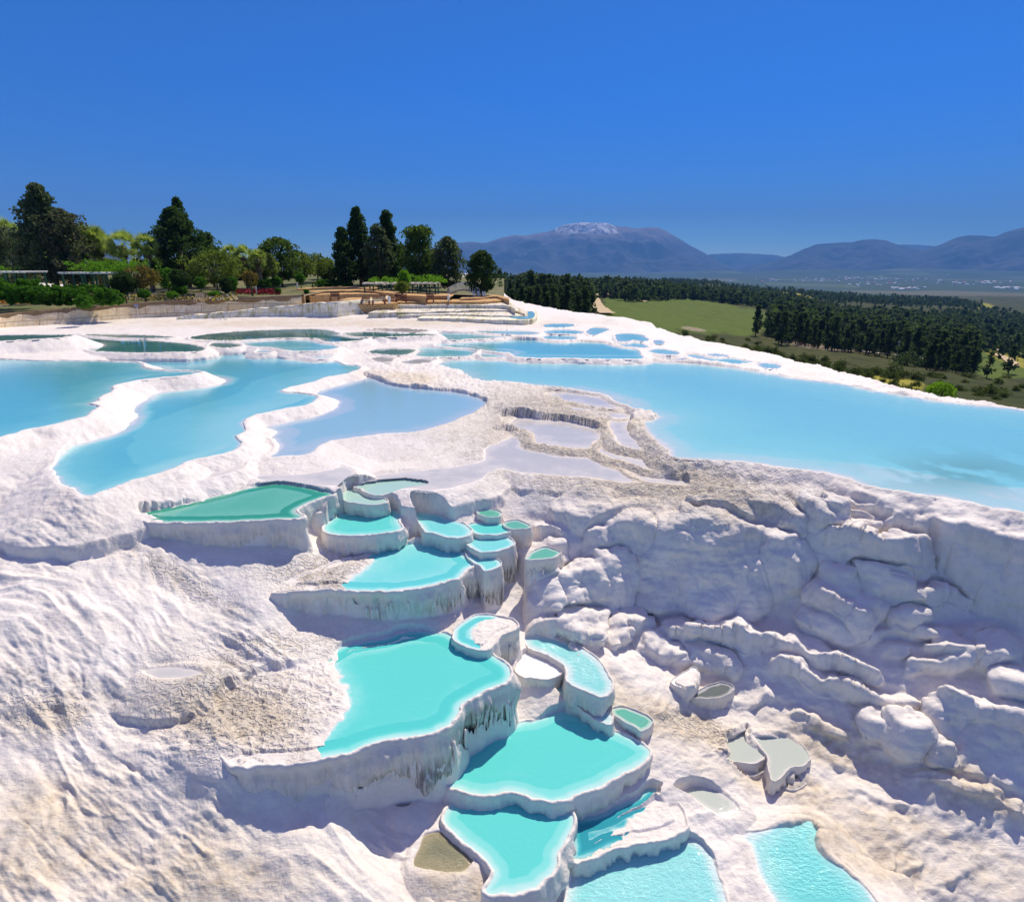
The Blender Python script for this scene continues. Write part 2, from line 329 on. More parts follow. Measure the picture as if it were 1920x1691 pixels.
# ------------------------------------------------------------------ basins of the lower cascade
# O outer outline, Wp water outline (None = same), L level, h wall height, shape
BA = {
'P1': dict(O=[(235,962),(300,950),(400,930),(470,912),(524,905),(565,909),(600,917),(628,926),(600,936),(570,948),(556,958),(572,968),(555,974),(484,977),(430,980),(375,981),(332,981),(290,980),(255,975)],
  Wp=[(268,962),(348,945),(413,931),(457,918),(492,910),(524,907),(565,911),(600,918),(622,927),(592,936),(562,948),(551,958),(553,967),(484,972),(430,975),(375,977),(335,977),(308,972),(278,968)], L=-6.6, h=.72, rc='green'),
'P2': dict(O=[(604,990),(618,974),(634,965),(660,959),(690,956),(725,954),(747,956),(752,966),(749,976),(756,988),(742,997),(700,1003),(650,1005),(614,1001)], L=-7.3, h=.6, rc='turq'),
'P3': dict(O=[(636,931),(655,914),(675,913),(700,928),(726,938),(722,944),(695,947),(657,943),(638,938)], L=-6.9, h=.3, rc='pale'),
'P3b': dict(O=[(664,912),(687,905),(737,899),(775,899),(802,903),(808,910),(775,918),(725,927),(702,930),(682,921)], L=-6.8, h=.45, rc='pale'),
'P4': dict(O=[(768,964),(787,959),(820,964),(842,972),(864,979),(882,990),(884,1001),(870,1007),(845,1008),(820,1002),(797,997),(786,984)], L=-7.42, h=.4, rc='blue'),
'P5': dict(O=[(875,984),(900,980),(937,980),(958,986),(958,996),(937,1002),(900,1003),(882,996)], L=-7.5, h=.3, rc='turq'),
'P6': dict(O=[(881,1006),(912,1001),(937,1001),(960,1010),(965,1021),(940,1032),(907,1037),(886,1028),(875,1018)], L=-7.62, h=1.3, rc='blue', st=1),
'P7': dict(O=[(874,1030),(900,1031),(908,1040),(936,1051),(939,1061),(910,1072),(896,1060),(876,1045)], L=-7.8, h=1.3, rc='blue', st=1),
'P8': dict(O=[(986,1044),(1002,1031),(1025,1026),(1052,1036),(1036,1047),(1010,1050),(990,1050)], L=-7.85, h=.85, rc='green', st=1, uc=.35),
'P8b': dict(O=[(943,980),(970,975),(992,985),(988,992),(960,993),(945,988)], L=-7.45, h=.7, rc='green', uc=.2),
'P8c': dict(O=[(895,960),(920,955),(939,962),(934,969),(910,970)], L=-7.3, h=.3, rc='green'),
'P9': dict(O=[(512,1111),(560,1080),(640,1052),(700,1035),(755,1012),(800,1004),(828,1006),(852,1014),(872,1027),(874,1040),(897,1052),(880,1067),(857,1085),(830,1093),(800,1100),(750,1109),(700,1110),(640,1107),(560,1108)],
  Wp=[(762,1020),(775,1010),(800,1006),(825,1007),(850,1015),(869,1027),(871,1040),(892,1052),(875,1064),(854,1079),(800,1094),(750,1103),(700,1104),(658,1100),(652,1087),(677,1070),(697,1054),(713,1036),(740,1028)], L=-7.85, h=.8, rc='blue', st=2),
'P10': dict(Wp=[(846,1190),(858,1166),(900,1148),(935,1150),(915,1160),(893,1172),(886,1192),(888,1222),(870,1216),(850,1204)], O=[(850,1185),(862,1168),(900,1152),(935,1155),(965,1162),(972,1176),(940,1192),(925,1210),(905,1222),(870,1212),(852,1200)], L=-8.72, h=1.0, rc='blue', st=1),  # right half is water under sun glare, shaped here as a white shelf
'P11': dict(O=[(430,1435),(400,1400),(370,1340),(400,1290),(480,1250),(560,1230),(610,1226),(645,1208),(671,1201),(719,1194),(751,1184),(793,1181),(832,1185),(860,1199),(886,1214),(924,1227),(950,1244),(960,1262),(952,1279),(914,1297),(868,1321),(862,1340),(828,1367),(784,1379),(735,1388),(695,1396),(654,1414),(606,1424),(560,1432),(509,1436),(460,1436)],
  Wp=[(632,1227),(645,1212),(671,1202),(719,1196),(751,1186),(793,1183),(830,1187),(857,1201),(884,1217),(922,1230),(948,1247),(957,1263),(949,1277),(910,1293),(864,1317),(858,1335),(826,1361),(784,1374),(735,1382),(690,1391),(654,1407),(610,1412),(606,1382),(638,1350),(656,1316),(645,1285),(632,1262)], L=-8.9, h=1.35, rc='turq', st=3),
'P12': dict(O=[(838,1470),(843,1430),(870,1405),(905,1380),(930,1357),(996,1349),(1041,1334),(1060,1330),(1080,1337),(1114,1352),(1142,1366),(1181,1382),(1212,1402),(1218,1417),(1195,1439),(1142,1467),(1090,1490),(1048,1503),(1000,1497),(960,1488),(900,1492)], L=-10.2, h=.7, rc='turq'),
'P13': dict(O=[(840,1508),(880,1494),(942,1483),(986,1483),(1032,1497),(1070,1517),(1078,1543),(1062,1572),(1050,1604),(1046,1627),(1018,1652),(988,1674),(937,1679),(905,1672),(918,1650),(925,1630),(905,1608),(876,1582),(848,1556),(829,1532)], L=-10.45, h=.9, rc='turq'),
'P14': dict(Wp=[(1070,1532),(1110,1522),(1176,1494),(1224,1468),(1232,1492),(1205,1518),(1180,1540),(1148,1564),(1115,1582),(1074,1588)], O=[(1076,1540),(1110,1528),(1176,1500),(1222,1474),(1252,1488),(1282,1520),(1288,1552),(1245,1570),(1160,1588),(1082,1620),(1070,1590)], L=-10.75, h=.3, rc='deep'),  # wedge of water lies in shade, which its dark teal colour carries
'P15': dict(O=[(1078,1625),(1160,1594),(1242,1573),(1292,1566),(1335,1598),(1356,1650),(1372,1720),(1370,1800),(1080,1800)], L=-11.04, h=.5, rc='cyan'),
'P17': dict(O=[(984,1198),(1015,1190),(1061,1197),(1096,1218),(1122,1238),(1142,1267),(1149,1287),(1126,1307),(1087,1293),(1064,1277),(1062,1250),(1030,1230),(995,1218)], L=-9.5, h=.5, rc='cyan'),
'P17b': dict(O=[(985,1224),(1015,1219),(1058,1237),(1063,1256),(1035,1272),(990,1272),(968,1262),(968,1240)], L=-9.62, h=.35, rc='white'),
'P18': dict(O=[(1026,1280),(1061,1279),(1100,1297),(1129,1316),(1146,1338),(1142,1360),(1114,1349),(1078,1326),(1048,1302)], L=-9.95, h=.3, rc='cyan'),
'P19': dict(O=[(1146,1329),(1173,1325),(1208,1339),(1225,1354),(1205,1372),(1184,1360),(1160,1348)], L=-10.0, h=.6, rc='green'),
'P21': dict(O=[(1348,1388),(1370,1373),(1396,1361),(1408,1373),(1410,1392),(1437,1415),(1418,1430),(1389,1430),(1357,1417)], L=-10.75, h=.3, rc='olive'),
'P21b': dict(O=[(1340,1425),(1380,1422),(1420,1430),(1440,1436),(1425,1450),(1395,1456),(1355,1440)], L=-10.95, h=.25, rc='olive'),
'P22': dict(O=[(1409,1377),(1455,1375),(1496,1389),(1520,1421),(1505,1434),(1477,1441),(1470,1457),(1450,1465),(1438,1440),(1440,1418),(1422,1396)], L=-10.7, h=.3, rc='olive'),
'P23': dict(O=[(1473,1448),(1498,1441),(1519,1449),(1512,1466),(1494,1482),(1478,1482),(1468,1468)], L=-11.0, h=.4, rc='green'),
'P24': dict(O=[(1299,1306),(1322,1290),(1353,1279),(1375,1290),(1366,1302),(1334,1311)], L=-10.2, h=.42, rc='dark'),
'P25': dict(O=[(1258,1278),(1280,1262),(1302,1252),(1310,1268),(1298,1290),(1276,1290)], L=-9.95, h=.45, rc='white'),
}
# pools and puddles sunk into the ground, without a raised wall
LO = {
'P3c': dict(P=[(806,904),(830,900),(868,903),(872,912),(840,917),(812,918)], L=-6.82, d=.2, s=.5, f=.2, m='green', lb='tiny green puddle at the right tip of the pale mint pool'),
'P20': dict(P=[(1258,1490),(1290,1472),(1330,1473),(1368,1492),(1388,1514),(1386,1527),(1366,1537),(1330,1520),(1290,1499)], L=-10.9, d=.16, s=1.2, f=.2, m='olive', lb='flat olive puddle with a dry grey crescent rim at lower right'),
'P26': dict(P=[(776,1619),(785,1590),(796,1562),(820,1556),(845,1560),(869,1577),(890,1605),(874,1628),(855,1636),(802,1630)], L=-10.55, d=.25, s=.8, f=.12, m='murk', lb='murky olive puddle beside the egg-shaped basin'),
'P27': dict(P=[(791,1634),(845,1643),(852,1665),(838,1688),(812,1692),(798,1665)], L=-10.7, d=.18, s=.8, f=.12, m='murk', lb='small murky golden puddle under the olive one at the bottom edge'),
'P28': dict(P=[(732,1492),(755,1487),(776,1496),(768,1512),(742,1512)], L=-10.34, d=.2, s=.8, f=.1, m='dark', lb='tiny dark puddle in the shadow under the biggest basin'),
'P30': dict(P=[(265,1262),(300,1250),(350,1252),(385,1260),(350,1272),(300,1274)], L=-8.46, d=.08, s=.6, f=.15, m='grey', lb='thin grey puddle on the rippled left slope above the crinkled shelf'),
'P16': dict(m='cyan', lb='pale cyan pool with soft white shore cut by the lower right edge', P=[(1447,1541),(1477,1527),(1519,1531),(1549,1555),(1553,1578),(1564,1604),(1612,1649),(1642,1691),(1690,1760),(1560,1800),(1480,1740),(1455,1691),(1425,1637),(1408,1585),(1387,1562),(1432,1556)], L=-11.0, d=.9, s=.5, f=.35)}
BA_LABEL = {
'P1':'wide green pool with pale reflections, highest on the left of the cascade',
'P2':'oval turquoise pool with a raised smooth grey wall below the green pool',
'P3':'thin pale green pool between the wide green pool and the oval turquoise one',
'P3b':'pale mint pool under the big smooth white slope',
'P4':'pale blue pool with a small white islet right of the oval turquoise pool',
'P5':'small turquoise pool, the upper of two stacked right of the islet pool',
'P6':'small turquoise pool with a very tall rear cliff wall, below its turquoise twin',
'P7':'narrow light blue pool squeezed at the tall dripping corner wall',
'P8':'hanging cup with a mint puddle and icicle drips, alone on the boulders',
'P8b':'small bracket-like cup with green water at the cascade\'s upper right corner',
'P8c':'smallest green cup at the top edge of the crusty white slab',
'P9':'large light blue pool with rough white shelf and a long dripping front wall',
'P10':'shaded teal pool with dazzling white right half behind the biggest basin',
'P11':'biggest turquoise basin with a fluted dark-stained wall and crinkled shelf',
'P12':'big turquoise basin with a smooth grey right wall, below the biggest basin',
'P13':'egg-shaped turquoise basin at the bottom centre, overflowing left',
'P14':'dark blue wedge of water with blinding white shelf between two basins',
'P15':'sparkling cyan basin cut by the bottom edge of the photo',
'P17':'sparkling cyan pool at the foot of the shaded cliff',
'P17b':'white shelf pool with faint water left of the sparkling cyan pool',
'P18':'glittering narrow pool on the back rim of the turquoise basin',
'P19':'small pale green cup right of the glittering narrow pool',
'P21':'pale grey-green stepped pool, left of the pair on the right slope',
'P21b':'thin lower step of the grey-green stepped pool',
'P22':'pale grey-green pool with scalloped front, right of the pair on the slope',
'P23':'dark teal cup under the scalloped front of the grey-green pool',
'P24':'small cup with dark still water in the cliff shadow',
'P25':'dry white cup leaning next to the dark water cup in the cliff shadow',
}
# ------------------------------------------------------------------ ground control points (photo pixel, height)
CP = [(60,860,-5.9),(130,905,-6.15),(0,930,-6.4),(-150,900,-6.1),(150,965,-6.7),(235,945,-6.6),(200,1000,-7.0),(0,1050,-6.95),(150,1080,-7.2),
(300,1012,-7.0),(430,1023,-7.27),(560,1012,-7.3),(480,1050,-7.5),(400,1100,-7.8),(250,1150,-7.85),(500,1130,-7.95),(0,1200,-7.7),(150,1250,-8.15),(330,1230,-8.4),
(470,1190,-8.4),(560,1160,-8.5),(640,1165,-8.6),(740,1170,-8.65),(820,1165,-8.75),(330,1320,-8.85),(200,1350,-8.8),(330,1400,-8.82),(395,1430,-8.84),(365,1370,-8.86),(425,1447,-9.0),(452,1463,-9.2),(541,1486,-9.5),(638,1478,-9.62),(0,1400,-8.75),
(200,1480,-9.25),(350,1500,-9.45),(480,1510,-9.62),(560,1530,-9.9),(650,1525,-10.15),(700,1505,-10.3),(740,1540,-10.4),(0,1600,-9.4),(200,1640,-9.75),(400,1600,-9.8),
(560,1590,-9.9),(620,1560,-9.85),(680,1620,-10.2),(770,1650,-10.62),(820,1705,-10.74),(790,1550,-10.5),(760,1610,-10.53),(880,1640,-10.6),(500,1691,-10.1),(0,1800,-9.9),(400,1800,-10.4),(800,1780,-10.9),(-250,1400,-8.4),
(-300,1000,-6.5),(-300,1800,-9.6),(760,1580,-10.45),(830,1530,-10.5),(880,1690,-10.9),(1000,1720,-11.1),(1060,1660,-11.0),(1390,1640,-11.0),(1410,1700,-11.1),(1320,1560,-10.95),(1380,1560,-10.95),
(1250,1470,-10.6),(1240,1420,-10.4),(1300,1440,-10.6),(1330,1400,-10.6),(1230,1325,-10.1),(1170,1300,-9.88),(1160,1245,-9.62),(1190,1390,-10.3),(1250,1360,-10.25),(1300,1340,-10.4),
(1420,1490,-11.05),(1530,1500,-11.05),(1540,1400,-10.75),(1480,1360,-10.6),(1600,1430,-10.9),(1600,1520,-11.1),(1650,1640,-11.4),(1750,1500,-11.0),(1900,1640,-11.5),
(1900,1520,-11.0),(1800,1420,-10.5),(1900,1400,-10.2),(1700,1780,-11.9),(2100,1700,-11.6),(2100,1400,-9.9),(1300,1850,-11.6),(1600,1850,-11.9),
(1000,1120,-9.05),(980,1150,-9.25),(1000,1180,-9.45),(1075,1190,-9.52),(990,1290,-9.82),(1000,1330,-10.08),(950,1325,-10.18),(1060,1300,-9.88),(880,1420,-10.4),(950,1240,-9.5),
(870,930,-6.95),(850,955,-7.18),(600,965,-7.15),(642,948,-7.08),(790,942,-7.05),(815,953,-7.2),(600,1020,-7.7),(765,990,-7.55),(690,1042,-7.9),(600,1060,-7.85),(900,945,-7.2),
(960,950,-7.35),(1000,1000,-7.9),(1060,1060,-8.4),(1030,1120,-9.0),(1110,1168,-9.55),(1160,1200,-9.75),(1200,1230,-9.95),(1280,1270,-10.2),(1400,1320,-10.5),(1450,1370,-10.6),
(900,910,-6.9),(1000,905,-6.88),(1100,915,-6.92),(1200,915,-6.9),(1300,930,-6.85),(1400,930,-6.75),(1350,885,-6.45),(1450,900,-6.5),(1600,935,-6.6),(1750,960,-6.65),(1900,1000,-6.8),(2100,1030,-6.6),
(1080,970,-7.3),(1150,965,-7.25),(1250,985,-7.35),(1350,1000,-7.45),(1180,1120,-9.25),(1300,1140,-9.35),(1400,1130,-9.15),(1300,1200,-9.75),(1400,1200,-9.6),(1500,1250,-9.85),(1600,1350,-10.35),(1550,1300,-10.1),
(1430,1030,-7.8),(1550,1000,-7.2),(1500,1100,-8.6),(1650,1040,-7.5),(1600,1120,-8.5),(1700,1100,-8.1),(1600,1200,-9.2),(1750,1200,-9.1),(1850,1080,-7.9),(1900,1180,-8.7),
(1850,1280,-9.4),(1700,1300,-9.9),(1750,1380,-10.2),(2100,1150,-8.2),(2200,1300,-9.3),
(690,700,-6.1),(760,720,-6.13),(850,722,-6.13),(930,735,-6.15),(950,765,-6.2),(1000,770,-6.25),(920,800,-6.5),(1060,848,-6.65),(1150,885,-6.75),(1230,865,-6.5),(1300,872,-6.35),
(1220,790,-6.17),(1100,775,-6.3),(850,900,-6.8),(700,912,-6.78),(480,910,-6.58),(400,908,-6.55),(330,928,-6.6),(580,700,-6.2),(450,820,-6.45),(700,860,-6.7),
(650,662,-6.0),(750,642,-5.8),(640,606,-5.45),(500,606,-5.4),(300,618,-5.38),(100,622,-5.35),(-100,622,-5.2),(780,612,-5.45),(950,617,-5.55),(1010,602,-5.55),(860,622,-5.6),
(1095,630,-5.75),(1130,645,-5.85),(1230,650,-5.93),(1300,657,-5.98),(1360,671,-6.03),(1450,697,-6.15),(1560,713,-6.2),(250,672,-5.85),(100,668,-5.5),(420,656,-5.75),
(1000,573,-5.2),(1100,592,-5.3),(1200,602,-5.5),(1300,637,-5.9),(1400,657,-6.0),(1450,667,-6.03),(1520,685,-6.06),(1600,707,-6.1),(1680,729,-6.15),(1740,741,-6.18),(1900,767,-6.25),(2100,800,-6.3),(800,575,-4.8),(300,580,-4.9),(-300,700,-5.5)]
EDGE = [(2600,960,-6.2),(2300,832,-6.2),(2100,797,-6.2),(1920,764,-6.2),(1840,751,-6.2),(1740,737,-6.18),(1680,726,-6.15),(1600,704,-6.1),(1520,682,-6.06),(1450,664,-6.03),(1380,650,-5.98),(1300,634,-5.9),(1250,618,-5.7),(1200,600,-5.5),(1120,590,-5.3),(1060,582,-5.25),(1000,571,-5.2),(950,563,-5.05)]

# rounded boulders and ledges of the shaded cliff: (u, v, ru, rv, height, turn)
DOMES = [(1300,1060,135,100,.62,.12),(1180,1030,90,70,.42,.2),(1385,1095,60,62,.42,0),(1250,1115,62,55,.35,0),(1320,1120,46,50,.38,0),(1462,1080,62,52,.6,.1),(1475,1010,30,55,.38,0),(1535,985,56,42,.42,.2),
(1120,1105,88,58,.62,.1),(1100,1172,66,34,.42,.1),(1180,1190,60,30,.34,.2),(1020,1130,46,60,.45,.1),(1015,1060,44,50,.3,.2),(1575,1140,70,52,.5,.3),(1640,1100,60,40,.3,.1),(1150,960,110,34,.2,.1),(1380,965,90,40,.3,.1),
(1240,1225,60,26,.28,.3),(1330,1235,70,26,.25,.3),(1290,1010,60,34,.2,0),(1225,1065,42,46,.3,0),(1150,1080,40,30,.2,0),(1700,1392,40,34,.42,.2),(1768,1350,44,30,.3,.2),(1640,1372,36,22,.25,.2),(1770,1420,26,20,.25,0),(1545,1180,56,30,.3,.2),
(1850,1235,70,36,.35,.3),(1770,1225,50,26,.3,.2),(1900,1300,60,34,.3,.3),(1690,1160,44,26,.25,0),(1030,1180,40,24,.3,0),(1690,1060,70,30,.3,.05),(1600,1050,60,28,.25,.1)]
# ledges: the ground behind the line stands up by a, and sinks back over len pixels
LEDGES = [([(1420,906),(1500,918),(1600,942),(1700,956),(1800,970),(1960,990)],.20,18),([(1500,952),(1600,962),(1720,974),(1960,994)],.18,16),([(1770,1046),(1850,1050),(1960,1058)],.25,22),([(1560,1100),(1620,1092),(1700,1096)],.2,18),([(1100,1140),(1170,1150),(1230,1160)],.2,20),([(1640,1215),(1700,1228),(1760,1236)],.25,22),([(1380,1215),(1440,1228),(1500,1240)],.2,18),([(1300,1290),(1400,1306),(1480,1330)],.14,20),([(1860,1150),(1920,1160),(1990,1165)],.25,24),([(1540,1420),(1640,1455),(1740,1470)],.1,22),([(1700,1450),(1800,1480),(1960,1520)],.12,22),([(1500,930),(1540,980),(1590,1005)],.15,22),([(1470,1035),(1560,1042),(1650,1058),(1720,1064),(1765,1046)],.42,48),
([(1560,985),(1640,990),(1720,996),(1820,1000),(1960,1012)],.34,40),
([(1760,1092),(1830,1094),(1900,1102),(1990,1112)],.45,40),
([(1640,1128),(1740,1132),(1820,1136),(1990,1148)],.36,30),
([(1700,1196),(1760,1192),(1820,1206),(1862,1190),(1880,1176)],.40,34),
([(1235,1205),(1320,1212),(1410,1222),(1490,1246),(1560,1262),(1628,1264)],.50,46),
([(1440,1262),(1520,1290),(1625,1322),(1700,1336),(1738,1338)],.46,44),
([(1690,1262),(1760,1262),(1806,1256),(1830,1240)],.34,34),
([(1715,1300),(1770,1345),(1830,1362),(1990,1380)],.36,40),
([(1580,1180),(1640,1192),(1700,1200)],.3,30),
([(1460,1360),(1540,1370),(1620,1396),(1680,1420)],.2,26),
([(1000,1000),(1080,1012),(1140,1030)],.3,34),
([(1500,1140),(1560,1165),(1640,1185)],.3,26),
([(1580,1475),(1660,1510),(1740,1530)],.12,24),
([(1280,945),(1380,955),(1440,975)],.16,26)]
# ------------------------------------------------------------------ thin plate ground
def tps_fit(C, lam=0.002):
    C = np.array(C, float); X = C[:, :2]/10; z = C[:, 2]; n = len(X)
    d2 = ((X[:, None]-X[None])**2).sum(-1); K = 0.5*d2*np.log(d2+1e-12)
    A = np.zeros((n+3, n+3)); A[:n, :n] = K + lam*np.eye(n); A[:n, n] = 1; A[:n, n+1:] = X; A[n:, :n] = A[:n, n:].T
    w = np.linalg.solve(A, np.r_[z, 0, 0, 0]); return X, w
def tps_eval(M, x, y):
    X, w = M; sh = x.shape; x = (x/10).ravel(); y = (y/10).ravel(); n = len(X)
    r = w[n] + w[n+1]*x + w[n+2]*y
    for i in range(n):
        d2 = (x-X[i, 0])**2+(y-X[i, 1])**2; r = r + w[i]*0.5*d2*np.log(d2+1e-12)
    return r.reshape(sh)
def bilerp_grid(fn, AZ, LR, ka, kr):
    """evaluate fn(x,y) on a coarse polar grid and interpolate it"""
    ia = np.unique(np.r_[np.arange(0, len(AZ), ka), len(AZ)-1]); ir = np.unique(np.r_[np.arange(0, len(LR), kr), len(LR)-1])
    r = np.exp(LR[ir]); a = AZ[ia]
    c = fn(np.sin(a)[:, None]*r[None], np.cos(a)[:, None]*r[None])
    t = np.empty((len(ia), len(LR)))
    for i in range(len(ia)): t[i] = np.interp(LR, LR[ir], c[i])
    f = np.interp(np.arange(len(AZ)), ia, np.arange(len(ia))); k = np.minimum(f.astype(int), len(ia)-2); f = (f-k)[:, None]
    return (t[k]*(1-f)+t[k+1]*f).astype(np.float32)
ctrl = [at_z(u, v, z) for u, v, z in CP]
for k, b in BA.items():
    b['P'] = resample(world_poly(b['O'], b['L'], 4), 0.06)
    q_ = b['P']; am = .035; b['P'] = q_ + am*np.stack([fbm2(q_[:, 0]*2.2, q_[:, 1]*2.2, 3, 301), fbm2(q_[:, 0]*2.2+9, q_[:, 1]*2.2, 3, 302)], 1) + .013*np.stack([fbm2(q_[:, 0]*7, q_[:, 1]*7, 2, 303), fbm2(q_[:, 0]*7+9, q_[:, 1]*7, 2, 304)], 1)
    b['Wq'] = world_poly(b['Wp'], b['L'], 4) if b.get('Wp') else b['P']
    a = 0.5*abs(np.sum(b['P'][:, 0]*np.roll(b['P'][:, 1], -1)-b['P'][:, 1]*np.roll(b['P'][:, 0], -1)))
    b['rad'] = math.sqrt(a/math.pi); b['k'] = min(1.0, b['rad']/1.1)
    b['ins'] = 0.32*b['k']
TPS = tps_fit(ctrl)
edge_poly = np.array([at_z(*e)[:2] for e in EDGE] + [(-4, 95), (-10, 220), (-300, 220), (-300, -60), (80, -60), (80, 0)])

AZ = np.linspace(R(-57), R(57), 1500)
LR = np.linspace(math.log(4.6), math.log(135), 3000)
RR = np.exp(LR)
def terrace(z, step, sharp):
    q = z/step; f = np.floor(q); t = q-f
    return (f + sstep(0.5-sharp, 0.5+sharp, t))*step

POOL_ID = {}
def build_height():
    X = (np.sin(AZ)[:, None]*RR[None]).astype(np.float32); Y = (np.cos(AZ)[:, None]*RR[None]).astype(np.float32)
    B = bilerp_grid(lambda x, y: tps_eval(TPS, x, y), AZ, LR, 5, 6)
    Bc = B.copy()
    # px-space style masks built from world positions
    F = Y*CT - B*ST; U = W0/2 + FPX*X/F; V = H0/2 - FPX*(Y*ST + B*CT)/F
    up = sstep(905, 850, V)*sstep(-5, -6, -B+0*B) if False else (B > -6.84).astype(np.float32)
    cliff = sstep(880, 960, V)*sstep(960, 1040, U - 0.0*V)*sstep(0, 60, (U-900)-(V-1100)*1.15)
    left = sstep(860, 960, V)*sstep(0, 120, 330+(V-950)*1.0-U)*sstep(900, 700, U)
    # broad forms and strata of the shaded cliff
    warp = fbm2(X*0.55, Y*0.55, 3, 5)
    B = B + cliff*0.08*warp
    wu = U + 16*fbm2(X*.9, Y*.9, 3, 6); wv = V + 17*fbm2(X*.9+7, Y*.9, 4, 7)
    dm_ = np.zeros_like(B)
    for (u, v, ru, rv, a, rt) in DOMES:
        c, s = math.cos(rt), math.sin(rt); e1 = ((wu-u)*c+(wv-v)*s)/ru; e2 = (-(wu-u)*s+(wv-v)*c)/rv
        q = e1*e1+e2*e2; dm_ = np.maximum(dm_, a*1.4*np.maximum(0, 1-q)**.74)
    for pts, a, ln in LEDGES:
        pu = np.array([q[0] for q in pts]); pv = np.array([q[1] for q in pts])
        line = np.interp(wu, pu, pv); t = line-wv
        ends = sstep(pu[0]-12, pu[0]+30, wu)*sstep(pu[-1]+12, pu[-1]-30, wu)
        dm_ = dm_ + a*ends*(.75+.7*vn2(X*1.1+pu[0], Y*1.1, 14))*sstep(-5, 5, t)*np.clip(1-t/ln, 0, 1)
    B = B + dm_
    # flow-worn left slope: long drift forms running down the slope
    ca, sa = math.cos(R(-24)), math.sin(R(-24))
    P_ = X*ca + Y*sa; Q_ = -X*sa + Y*ca
    wq = Q_ + 0.5*fbm2(P_*0.35, Q_*0.35, 2, 3)
    rid = 1-np.abs(fbm2(P_*0.42, wq*1.25, 4, 31))
    B = B + left*(0.11*(rid-0.55) + 0.09*fbm2(X*0.7, Y*0.7, 3, 41))
    lowr = sstep(1280, 1340, V)*sstep(1180, 1260, U)
    B = B + lowr*(0.06*(1-np.abs(fbm2(X*0.9+Y*0.35, Y*1.6-X*0.6, 4, 51)))-0.03)
    # crusty band of the middle
    crust = ((V > 672) & (V < 960) & (U > 640)).astype(np.float32)*sstep(0, 50, U-640)*(1-cliff)*sstep(-6.9, -6.6, Bc)
    crust = crust*(1-sstep(570, 620, U)*sstep(940, 915, U)*sstep(765, 785, V)*sstep(915, 900, V))
    B = B + crust*(0.05*fbm2(X*1.2, Y*1.2, 5, 61) + 0.045*np.abs(fbm2(X*3, Y*3, 3, 63)))
    B = B + (1-crust)*0.02*fbm2(X*1.0, Y*1.0, 4, 71)
    # dunes at the right crest
    duneN = sstep(45, 55, np.sqrt(X*X+Y*Y))*sstep(5, 10, X)
    B = B + duneN*0.12*fbm2(X*.35, Y*.35, 4, 72)
    H = B.copy(); inside = np.zeros(B.shape, bool); wet = np.full(B.shape, -9.0, np.float32); wid = np.zeros(B.shape, np.int16)
    # warp for the natural rims
    wx = 0.16*fbm2(X*0.8, Y*0.8, 3, 81) + .035*fbm2(X*5, Y*5, 2, 83); wy = 0.16*fbm2(X*0.8+40, Y*0.8, 3, 82) + .035*fbm2(X*5+9, Y*5, 2, 84)
    bed = np.full(B.shape, -99.0, np.float32); con = np.full(B.shape, -99.0, np.float32)
    allp = [(k, p) for k, p in list(UP.items()) + list(LO.items())]
    allp.sort(key=lambda q: q[1]['L'])
    for k, p in allp:
        POOL_ID[k] = len(POOL_ID)+1
        P = world_poly(p['P'], p['L'], 3); p['W'] = P
        reach = 6.0
        lo = P.min(0)-reach; hi = P.max(0)+reach
        sel = np.nonzero((X > lo[0]) & (X < hi[0]) & (Y > lo[1]) & (Y < hi[1]))
        if len(sel[0]) == 0: continue
        xs, ys = X[sel], Y[sel]
        amp = min(1.0, 0.25 + abs(P[:, 1].mean())/40) * (0.5 if k in LO else 1)
        s = sdf(P, xs+wx[sel]*amp, ys+wy[sel]*amp) - ({'B': .34, 'C': .34, 'A': .22, 'D': .3}.get(k, .20) if k in UP and k != 'E' else 0)
        f = p.get('f', 0.6)
        L = p['L']; d = p['d']
        b_ = L + 0.03 - (d+.03)*(1-np.exp(np.minimum(s, 0)/f))
        if k == 'E':       # pale submerged shelf along the front right of the huge pool
            uu = U[sel]; vv = V[sel]
            shelf = sstep(0, 14, vv-(838+8*np.sin(uu/70.)))*sstep(1260, 1330, uu)
            b_ = np.maximum(b_, (L-0.5 - .18*fbm2(xs*0.5, ys*0.5, 4, 88))*shelf + -99*(1-shelf) if False else np.where(shelf > 0.02, b_*(1-shelf)+shelf*(L-0.30+.16*fbm2(xs*.6, ys*.6, 4, 88)), b_))
            b_ = np.where(s < 0, np.minimum(b_, L+0.03*np.exp(s/.1)), b_)
        ins_ = s < 0
        cb = bed[sel]; cb = np.where(ins_, b_, cb); bed[sel] = cb
        inside[sel] |= ins_
        wl_ = wet[sel]; wl_ = np.where(ins_, L, wl_); wet[sel] = wl_; wid[sel] = np.where(ins_, POOL_ID[k], wid[sel])
        rh, rw = (0.05, 0.16 if k in ('A', 'B', 'C') else 0.10) if k not in ('D', 'Da', 'Dc', 'Dd', 'De', 'Df', 'Dg', 'Dh', 'Cs', 'C2') else (0.045, 0.10)
        if k in LO: rh, rw = .03, .1
        if k in ('C2', 'Cs', 'D'): rh, rw = .02, .06
        dep = np.maximum(0, s-rw)
        c_ = L + rh*np.exp(-np.maximum(s-rw*.6, 0)**2/(2*(rw*.8)**2)) - p['s']*(np.sqrt(dep*dep+0.04)-0.2) - 2.5*np.maximum(0, dep-{'C': 3.5, 'A': 1.6, 'B': 1.6, 'J': 2.5}.get(k, .7))
        cc = con[sel]; con[sel] = np.where(ins_, cc, np.maximum(cc, c_))
    H = np.where(inside, np.maximum(bed, con), np.maximum(H, con))
